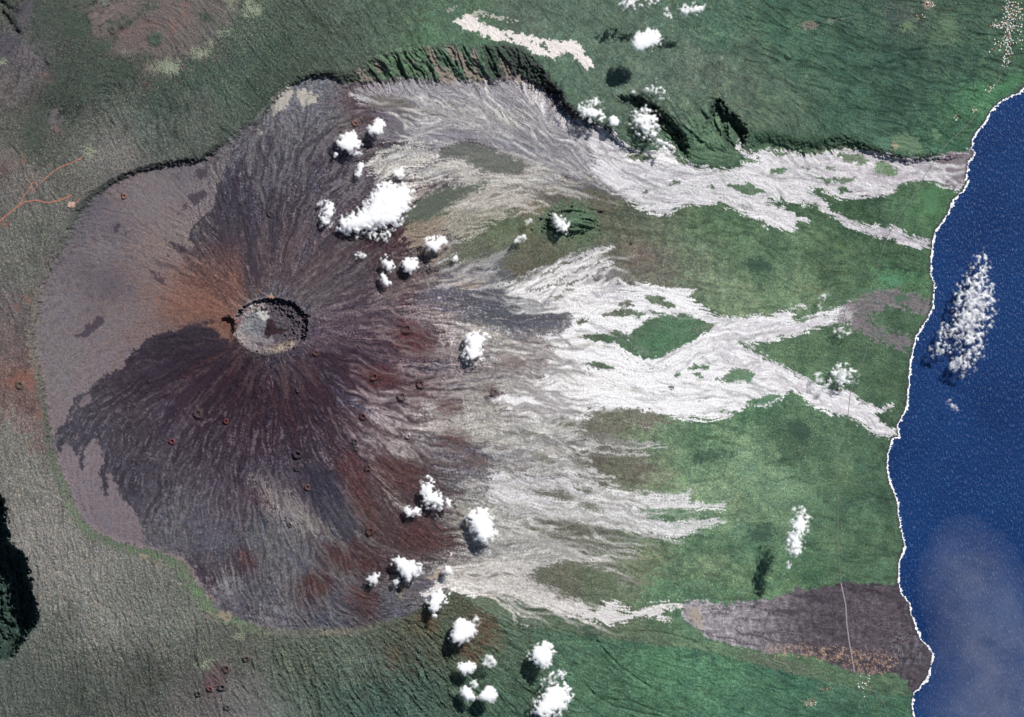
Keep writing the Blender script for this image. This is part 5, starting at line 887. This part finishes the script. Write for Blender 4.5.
TOWN='small pale-roofed house in the dense coastal village at the top right corner'
for (cx_,cy_,a,b_,n) in [(1011,5,5,4,26),(1010,13,3.5,4,28),(1012,19,3,3,18),(1003,24,5,2,18),(1011,27,2.5,3,20),(997,26,5,1.2,10),(1008,36,2.2,5,22),(1009,48,2.2,5,16),(1001,44,4,3,10),(1006,57,2,4,12),(1020,8,3,6,12),(1020,24,2,4,8),(1022,42,2,8,6),(1006,66,2,1.2,4),(994,46,3,3,4)]: cluster(cx_,cy_,a,b_,n,TOWN)
for (cx_,cy_,a,b_,n,lb) in [(974,110,2,1.3,7,'small pale house in the lone hamlet below the village'),(956,118,1.5,1.5,5,'small pale house in the clearing left of the hamlet'),(991,88,3,2,7,'small house on the slope between village and hamlet'),(861,684,5,4,16,'small pale house in the scattered hamlet just below the dark lava fan'),(824,689,2.5,1,5,'small pinkish building left of the hamlet below the dark lava fan'),(811,703,3,2,6,'small house in the lowest clearing left of the bottom coast'),(929,5,3,1.3,7,'pale farm building at the top edge right of centre'),(923,17,3,2,4,'lone farm building below the top edge farm')]: cluster(cx_,cy_,a,b_,n,lb)
for k,(x,y,lab) in enumerate(spots):
    v=rng.choice(4,p=[.5,.25,.13,.12]); w_,r_=HM[v]
    sz=rng.uniform(13,23)
    if lab.startswith('small pinkish'): v=2; w_,r_=HM[2]
    e=bpy.data.objects.new('house',w_); COL.objects.link(e)
    z=hz(x,y)+5; e.location=P(x,y,z); e.scale=(sz,sz,sz*.75); e.rotation_euler=(0,0,rng.choice([0.2,1.75])+rng.normal(0,.2))
    e['label']=lab; e['category']='house'; e['group']={'small pale-roofed':'houses of the coastal village'}.get(' '.join(lab.split()[:2]),'houses: '+lab)[:60]
    if lab==TOWN: e['group']='houses of the coastal village'
    r2=bpy.data.objects.new('roof',r_); COL.objects.link(r2); r2.parent=e
log('houses',len(spots))
# ------------------------------------------------------------------ clouds
m,nt=mat('cloud_vapour'); L=nt.links.new
o=N(nt,'ShaderNodeOutputMaterial'); t=N(nt,'ShaderNodeBsdfTransparent'); d=N(nt,'ShaderNodeBsdfDiffuse'); tr=N(nt,'ShaderNodeBsdfTranslucent')
d.inputs['Color'].default_value=(.97,.97,.98,1); tr.inputs['Color'].default_value=(.95,.96,.98,1)
m1=N(nt,'ShaderNodeMixShader'); m1.inputs[0].default_value=.38; L(d.outputs[0],m1.inputs[1]); L(tr.outputs[0],m1.inputs[2])
at=N(nt,'ShaderNodeAttribute'); at.attribute_name='cover'
tc=N(nt,'ShaderNodeTexCoord'); n1=N(nt,'ShaderNodeTexNoise'); n1.inputs['Scale'].default_value=.012; n1.inputs['Detail'].default_value=4; n1.inputs['Roughness'].default_value=.7; L(tc.outputs['Object'],n1.inputs['Vector'])
s1=N(nt,'ShaderNodeMath',operation='SUBTRACT'); L(n1.outputs['Fac'],s1.inputs[0]); s1.inputs[1].default_value=.5
s2=N(nt,'ShaderNodeMath',operation='MULTIPLY'); L(s1.outputs[0],s2.inputs[0]); s2.inputs[1].default_value=1.3
# noise acts on half-dense edges only
s3=N(nt,'ShaderNodeMath',operation='MULTIPLY'); L(at.outputs['Fac'],s3.inputs[0])
om=N(nt,'ShaderNodeMath',operation='SUBTRACT'); om.inputs[0].default_value=1.15; L(at.outputs['Fac'],om.inputs[1]); L(om.outputs[0],s3.inputs[1])
s4=N(nt,'ShaderNodeMath',operation='MULTIPLY'); L(s3.outputs[0],s4.inputs[0]); L(s2.outputs[0],s4.inputs[1])
s5=N(nt,'ShaderNodeMath',operation='MULTIPLY_ADD'); L(s4.outputs[0],s5.inputs[0]); s5.inputs[1].default_value=.6; L(at.outputs['Fac'],s5.inputs[2]); s5.use_clamp=True
m2=N(nt,'ShaderNodeMixShader'); L(s5.outputs[0],m2.inputs[0]); L(t.outputs[0],m2.inputs[1]); L(m1.outputs[0],m2.inputs[2]); L(m2.outputs[0],o.inputs[0])
M_cloud=m
TANE=math.tan(SUN_EL)
def tile_noise(n,m_,lo,hi,beta,r,st):
    w_=np.fft.rfft2(r.standard_normal((n,m_))); k=np.sqrt(np.fft.fftfreq(n,st)[:,None]**2+np.fft.rfftfreq(m_,st)[None,:]**2)+1e-9
    o_=np.fft.irfft2(w_*k**(-beta)*np.exp(-(1/(k*lo))**2)*np.exp(-(k*hi)**2),s=(n,m_)); return o_/o_.std()
def cloud(pts,off,lab,dens=1.,thick=None,amp=.28,soft=1.6,seed=0,group='small white clouds over the volcano',name='cloud',nscale=1.):
    st=.5; p=np.array(pts,float); c0=p.mean(0); mg=soft*3+4
    x=np.arange(p[:,0].min()-mg,p[:,0].max()+mg,st); y=np.arange(p[:,1].min()-mg,p[:,1].max()+mg,st)
    r=np.random.default_rng(seed+100); n,m_=len(y),len(x)
    b0=fill(pts,x,y).astype(float)
    k=max(1,int(soft/st)); ker=np.ones(2*k+1)/(2*k+1)
    for _ in range(2):
        b0=np.apply_along_axis(lambda v:np.convolve(v,ker,'same'),0,b0); b0=np.apply_along_axis(lambda v:np.convolve(v,ker,'same'),1,b0)
    n1_=tile_noise(n,m_,10*nscale,1.3*nscale,1.5,r,st); n2_=tile_noise(n,m_,4,.8,.6,r,st)
    n3_=tile_noise(n,m_,26*nscale,4*nscale,1.,r,st)
    if nscale>1: n2_=n2_*0
    f=b0-.45+amp*1.35*(n1_*.75+n2_*.2+n3_*.6)*(np.clip(4*b0*(1-b0),0,1)*.75+.25)-(1-dens)*.12
    if nscale>1: f=b0*b0*(.8+.04*n1_)-.03
    f=np.where(b0<.03,-1,f)
    a=np.clip((f+.10)/(.50+.9*(1-dens)),0,1)**1.15
    kb2=np.array([1,2,1.])/4
    a=np.apply_along_axis(lambda v:np.convolve(v,kb2,'same'),0,a); a=np.apply_along_axis(lambda v:np.convolve(v,kb2,'same'),1,a)
    aa=np.clip(a*1.15,0,1)*np.clip(dens*(1+(1-dens)*(.55 if nscale==1 else .12)*(n1_*.6+n3_*.6)),.0,1)
    # altitude from the displacement of its shadow
    gx0,gy0=c0[0]-.61*off,c0[1]+.79*off
    g0=hz(gx0,gy0); zc=g0+off*S*TANE
    dist=b0
    T=(thick if thick else 6+.55*math.sqrt(abs(p[:,0].ptp()*p[:,1].ptp())) if hasattr(p[:,0],'ptp') else (thick or 6+.55*math.sqrt(np.ptp(p[:,0])*np.ptp(p[:,1]))))*S*.6
    puff=np.sqrt(np.clip(f/.55,0,1))
    fs=np.clip(b0-.30+amp*.5*n1_*np.clip(4*b0*(1-b0),0.15,1),0,1)
    kb=np.array([1,4,7,4,1.])/17
    for _ in range(3):
        fs=np.apply_along_axis(lambda v:np.convolve(v,kb,'same'),0,fs); fs=np.apply_along_axis(lambda v:np.convolve(v,kb,'same'),1,fs)
    top=zc+T*.62*np.sqrt(np.clip(fs/.7,0,1.2))+5; bot=zc-T*.12*np.sqrt(np.clip(fs/.7,0,1.2))
    keep=aa>.006
    V=[];Q=[];A_=[]
    vid_=np.full((n,m_),-1); fk=keep[:-1,:-1]|keep[1:,:-1]|keep[1:,1:]|keep[:-1,1:]
    vk=np.zeros((n,m_),bool); vk[:-1,:-1]|=fk; vk[1:,:-1]|=fk; vk[1:,1:]|=fk; vk[:-1,1:]|=fk
    if not vk.any(): return
    js,is_=np.where(vk); nv=len(js); vid_[js,is_]=np.arange(nv)
    def lay(zz):
        z=zz[js,is_]; kz=S*(1-z/HC); return np.stack([(x[is_]-CX)*kz,-(y[js]-CY)*kz,z],-1)
    V3=np.r_[lay(top),lay(np.minimum(bot,top-.5))]
    fj,fi=np.where(fk)
    q1=np.stack([vid_[fj,fi],vid_[fj+1,fi],vid_[fj+1,fi+1],vid_[fj,fi+1]],-1)
    # close the rim
    E={}
    rim=[]
    fkp=np.pad(fk,1)
    for (dj,di,a0,b0_) in [(-1,0,(0,1),(0,0)),(1,0,(1,0),(1,1)),(0,-1,(0,0),(1,0)),(0,1,(1,1),(0,1))]:
        mm=fk&~fkp[1+dj:1+dj+fk.shape[0],1+di:1+di+fk.shape[1]]
        ej,ei=np.where(mm)
        v0=vid_[ej+a0[0],ei+a0[1]]; v1=vid_[ej+b0_[0],ei+b0_[1]]
        rim.append(np.stack([v0,v1,v1+nv,v0+nv],-1))
    Q=np.r_[q1,q1[:,::-1]+nv,np.concatenate(rim)]
    # origin at the cloud
    org=np.array(P(c0[0],c0[1],zc)); V3=V3-org
    av=np.r_[aa[js,is_],aa[js,is_]*.8]
    link(name,mesh_from(name,V3,Q,M_cloud,attr=av),loc=org,label=lab,category='cloud',group=group)
def ell(x,y,rx_,ry_,rot=0,n=14,seed=0):
    r=np.random.default_rng(seed); o=[]
    for i in range(n):
        a=i/n*2*math.pi; k=r.uniform(.78,1.15); u,v=math.cos(a)*rx_*k,math.sin(a)*ry_*k
        o.append((x+u*math.cos(rot)-v*math.sin(rot),y+u*math.sin(rot)+v*math.cos(rot)))
    return o
CL=[
 ([(336,144),(339,139),(343,135),(348,131),(355,132),(360,142),(362,148),(352,152),(341,149)],11,'white cloud on the northern floor left of a smaller cloud, above the biggest cloud',1,.28),
 ([(366,132),(370,125),(374,121),(380,119),(385,122),(384,129),(378,135),(370,134)],14,'small round cloud between the green cliff and the neighbouring larger cloud',1,.28),
 ([(333,153),(338,152),(340,156),(335,157)],6,'tiny cloud scrap below the leftmost northern cloud',.8,.3),
 ([(352,150),(362,150),(363,155),(354,156)],6,'thin cloud shred hanging under the leftmost northern cloud',.8,.4),
 ([(358,163),(364,163),(363,172),(357,178),(353,176),(357,170)],6,'narrow upright cloud above the biggest white cloud',.85,.35),
 ([(394,170),(400,167),(405,170),(404,177),(396,178),(392,175)],6,'faint round cloud on the cream lava right of the upright cloud',.75,.35),
 ([(366,203),(372,192),(374,186),(383,184),(391,182),(400,184),(413,188),(412,200),(409,208),(403,216),(398,226),(384,228),(376,227),(362,233),(350,233),(341,233),(335,224),(340,219),(352,214),(362,210)],7,'the biggest white cloud, above and right of the summit crater',1,.22),
 ([(320,204),(324,200),(331,200),(334,206),(335,212),(330,220),(328,226),(322,228),(321,220),(324,212)],6,'upright narrow cloud at the left end of the biggest cloud',.95,.3),
 ([(370,232),(380,231),(390,230),(392,238),(386,241),(378,235),(373,241),(369,238)],5,'ragged cloud shreds hanging under the biggest cloud',.7,.45),
 ([(424,240),(428,238),(436,239),(447,235),(447,241),(443,247),(437,252),(430,250),(426,247)],13,'mid-sized cloud right of the biggest cloud, over brown ground',1,.28),
 ([(451,257),(456,255),(460,258),(456,261),(452,261)],5,'tiny pale cloud right of the mid-sized cloud over scrub',.8,.3),
 ([(382,259),(385,255),(392,263),(394,268),(390,272),(383,264)],9,'small cloud, upper one of a close pair on maroon ground',1,.3),
 ([(380,273),(386,274),(388,280),(392,283),(388,287),(382,283)],8,'small cloud, lower one of a close pair on maroon ground',.95,.3),
 ([(401,260),(406,258),(412,259),(419,260),(418,267),(414,271),(408,272),(402,267)],9,'squarish cloud right of the close pair on maroon ground',1,.28),
 ([(354,255),(358,253),(366,255),(364,258),(356,258)],4,'faint cloud wisp over dark lava left of the close pair',.55,.5),
 ([(466,337),(472,332),(480,331),(490,336),(484,345),(480,350),(482,360),(476,363),(468,361),(464,354),(466,346)],9,'tall cloud at the left end of the white middle lava field',1,.32),
 ([(631,39),(638,33),(648,28),(656,31),(662,38),(660,44),(650,48),(641,52),(634,49)],42,'compact bright cloud alone over green forest, top centre right',1,.22),
 ([(678,8),(684,5),(694,6),(702,4),(704,10),(694,13),(684,14)],40,'small drifting cloud at the top edge, right of the compact one',.8,.42),
 ([(664,8),(668,7),(670,14),(673,20),(668,20),(665,14)],36,'slim upright wisp between the top edge clouds',.75,.4),
 ([(622,4),(626,-3),(640,-4),(656,-5),(662,0),(648,3),(636,5),(626,8)],42,'ragged cloud cut by the top edge',.85,.45),
 ([(644,90),(650,85),(656,90),(662,88),(668,96),(662,98),(656,94),(650,92)],8,'lacy cloud above the second black cliff',.6,.5),
 ([(630,90),(636,88),(637,94),(632,95)],8,'faint puff left of the lacy cloud above the cliff',.45,.5),
 ([(653,78),(657,78),(656,82)],8,'tiny cloud scrap over forest above the lacy cloud',.45,.45),
 ([(588,102),(594,96),(600,96),(600,104),(596,108),(606,114),(598,120),(588,120),(579,112),(580,106)],10,'wispy cloud at the lower end of the black northern cliff',.75,.45),
 ([(609,116),(614,115),(619,120),(616,126),(610,125)],8,'small cloud between the wispy cloud and the bright one',.85,.35),
 ([(630,116),(636,112),(640,114),(646,107),(652,110),(656,120),(660,126),(652,130),(656,136),(662,142),(670,146),(664,148),(652,140),(642,132),(634,126)],11,'bright ragged cloud inside the second black cliff hollow',.85,.42),
 ([(552,216),(558,213),(562,218),(568,220),(566,228),(568,233),(560,232),(556,226)],8,'small cloud caught on top of the green hill',.8,.4),
 ([(514,240),(520,236),(526,234),(526,239),(520,243),(515,244)],10,'faint puff left of the green hill',.55,.5),
 ([(524,222),(530,218),(532,222),(527,226)],9,'very faint puff up left of the green hill',.35,.5),
 ([(420,488),(428,477),(432,480),(436,492),(444,498),(452,504),(448,508),(438,507),(430,506),(422,500)],9,'spiky cloud above right in the lower pair by the maroon ground',.95,.38),
 ([(404,508),(414,507),(421,510),(418,516),(408,516),(403,512)],7,'small cloud low left of the spiky one',.9,.35),
 ([(465,514),(472,511),(482,509),(490,514),(494,526),(496,534),(490,542),(482,544),(476,536),(470,524)],11,'large bright cloud at the left end of the southern pale flow',1,.25),
 ([(393,558),(400,557),(410,561),(420,563),(422,570),(414,576),(410,583),(404,578),(398,570),(394,564)],11,'bright cloud above the lower rim, nearest the dark shadow',1,.28),
 ([(365,578),(372,574),(380,572),(380,579),(376,585),(370,584)],9,'soft small cloud left of the bright cloud above the lower rim',.8,.4),
 ([(394,580),(398,577),(400,583),(396,587)],7,'scrap of cloud under the bright cloud above the lower rim',.7,.4),
 ([(427,599),(433,592),(441,591),(448,594),(446,602),(440,608),(437,614),(434,618),(432,610),(427,606)],12,'cloud straddling the lower rim',1,.33),
 ([(443,568),(448,566),(455,569),(453,574),(446,575)],10,'small round cloud just above the one on the lower rim',.95,.28),
 ([(440,553),(448,551),(452,554),(446,556),(441,556)],7,'thin flat cloud above the small round one by the rim',.7,.4),
 ([(453,623),(460,618),(468,619),(474,624),(476,631),(472,638),(464,642),(456,644),(450,640),(453,632)],14,'round bright cloud below the lower rim, above a chain of clouds',1,.22),
 ([(466,628),(476,616),(482,620),(480,628),(474,634)],14,'thin veil on the right side of the round cloud below the rim',.35,.55),
 ([(456,668),(462,662),(468,660),(475,664),(474,671),(468,674),(460,673)],14,'oval cloud in the middle of the bottom cluster',1,.25),
 ([(482,658),(488,654),(494,658),(496,664),(488,668),(483,665)],14,'faint ragged cloud right of the oval one',.55,.5),
 ([(460,690),(466,685),(472,690),(476,694),(474,700),(466,700),(462,695)],14,'left bottom cloud next to a brighter one',1,.3),
 ([(470,682),(476,680),(480,686),(476,689)],14,'scrap of cloud above the left bottom cloud',.8,.4),
 ([(478,694),(484,688),(490,686),(496,688),(497,698),(492,703),(484,701),(477,698)],18,'brightest compact cloud of the bottom pair, cut by nothing',1,.22),
 ([(529,654),(535,647),(542,642),(550,644),(554,652),(552,662),(546,670),(540,666),(534,660)],18,'bright cloud on the green lower slope, upper one of two',1,.3),
 ([(534,706),(540,698),(546,688),(556,682),(564,686),(572,692),(568,702),(562,712),(552,716),(540,720),(534,714)],18,'large bright cloud at the bottom edge, lower one of two',1,.28),
 ([(542,676),(552,674),(562,670),(566,676),(552,682),(544,684)],18,'veil of thin cloud between the two clouds on the lower green slope',.55,.5),
 ([(798,508),(803,506),(807,517),(805,530),(803,540),(800,552),(796,558),(790,556),(788,545),(791,530),(794,518)],52,'tall narrow white cloud over bright green slope, lower right',.95,.22),
 ([(786,564),(790,560),(791,568),(787,574),(785,570)],50,'small wisp trailing below the tall narrow cloud',.45,.45),
 ([(984,250),(985,262),(982,272),(988,284),(992,298),(992,312),(986,322),(982,334),(980,345),(976,358),(966,374),(958,366),(962,352),(966,340),(958,334),(950,342),(942,352),(936,354),(936,346),(946,330),(956,318),(958,304),(960,290),(970,278),(978,264)],13,'large cloud drifting over the blue sea',.55,.7),
 ([(945,398),(950,400),(956,406),(960,412),(954,410),(947,405)],16,'faint streak of vapour over the sea below the large cloud',.3,.5),
 ([(948,360),(960,358),(964,366),(956,372),(950,370)],16,'lower scrap of the large sea cloud',.4,.5),
 ([(830,376),(838,366),(846,364),(854,372),(858,380),(848,380),(842,386),(834,384)],12,'lacy thin cloud over the lower middle flow near the coast',.65,.55),
 ([(812,378),(818,372),(828,378),(830,388),(822,386)],12,'lacy loop of thin cloud left of another lacy cloud near the coast',.4,.55),
 ([(832,330),(842,326),(850,330),(848,336),(838,335)],10,'lacy thin cloud above the middle flow on green ground',.45,.55),
 ([(817,310),(820,298),(829,290),(828,297),(822,304),(820,314)],10,'slender upright wisp over green ground above the middle flow',.3,.45),
]
for i,(pts,off,lab,dn,am) in enumerate(CL):
    big=max(np.ptp([p_[0] for p_ in pts]),np.ptp([p_[1] for p_ in pts]))
    cloud(pts,off,lab,dn,None,am,float(np.clip(.1*big+.3,1.1,5)),i)
# broad thin veils
for i,(pts,lab,dn) in enumerate([([(930,540),(955,515),(990,530),(1030,590),(1080,680),(1100,790),(915,790),(930,690),(940,640),(925,580)],'broad thin veil of high haze over the lower right sea',.065),([(225,690),(250,668),(275,680),(300,700),(330,712),(320,740),(240,740),(220,720)],'thin milky veil at the bottom left of centre',.06)]):
    cloud(pts,70,lab,dn,4,.10,26,300+i,group='thin veils of high vapour',name='veil_cloud',nscale=6)
log('clouds')
# ------------------------------------------------------------------ light and camera
w=bpy.data.worlds.new('World'); sc.world=w; w.use_nodes=True; nt=w.node_tree; nt.nodes.clear()
bg=nt.nodes.new('ShaderNodeBackground'); sk=nt.nodes.new('ShaderNodeTexSky'); wo=nt.nodes.new('ShaderNodeOutputWorld')
sk.sky_type='NISHITA'; sk.sun_disc=False; sk.sun_elevation=SUN_EL; sk.sun_rotation=SUN_AZ; sk.altitude=1000
nt.links.new(sk.outputs[0],bg.inputs[0]); nt.links.new(bg.outputs[0],wo.inputs[0]); bg.inputs[1].default_value=.06
sl=bpy.data.lights.new('sun','SUN'); sl.energy=4.6; sl.angle=math.radians(.5); sl.color=(1,.965,.91)
so=bpy.data.objects.new('sun',sl); COL.objects.link(so)
from mathutils import Vector
dv=Vector((math.sin(SUN_AZ)*math.cos(SUN_EL),math.cos(SUN_AZ)*math.cos(SUN_EL),math.sin(SUN_EL)))
so.rotation_euler=dv.to_track_quat('Z','Y').to_euler(); so.location=dv*40000
cam=bpy.data.cameras.new('camera'); co=bpy.data.objects.new('camera',cam); COL.objects.link(co)
co.location=(0,0,HC); cam.sensor_width=36; cam.lens=36*HC/(1024*S); cam.clip_start=1000; cam.clip_end=400000
sc.camera=co
sc.view_settings.view_transform='Standard'; sc.view_settings.look='None'; sc.view_settings.exposure=.25; sc.view_settings.gamma=1
sc.cycles.max_bounces=4; sc.cycles.diffuse_bounces=2; sc.cycles.transparent_max_bounces=16; sc.cycles.use_denoising=True
log('done')
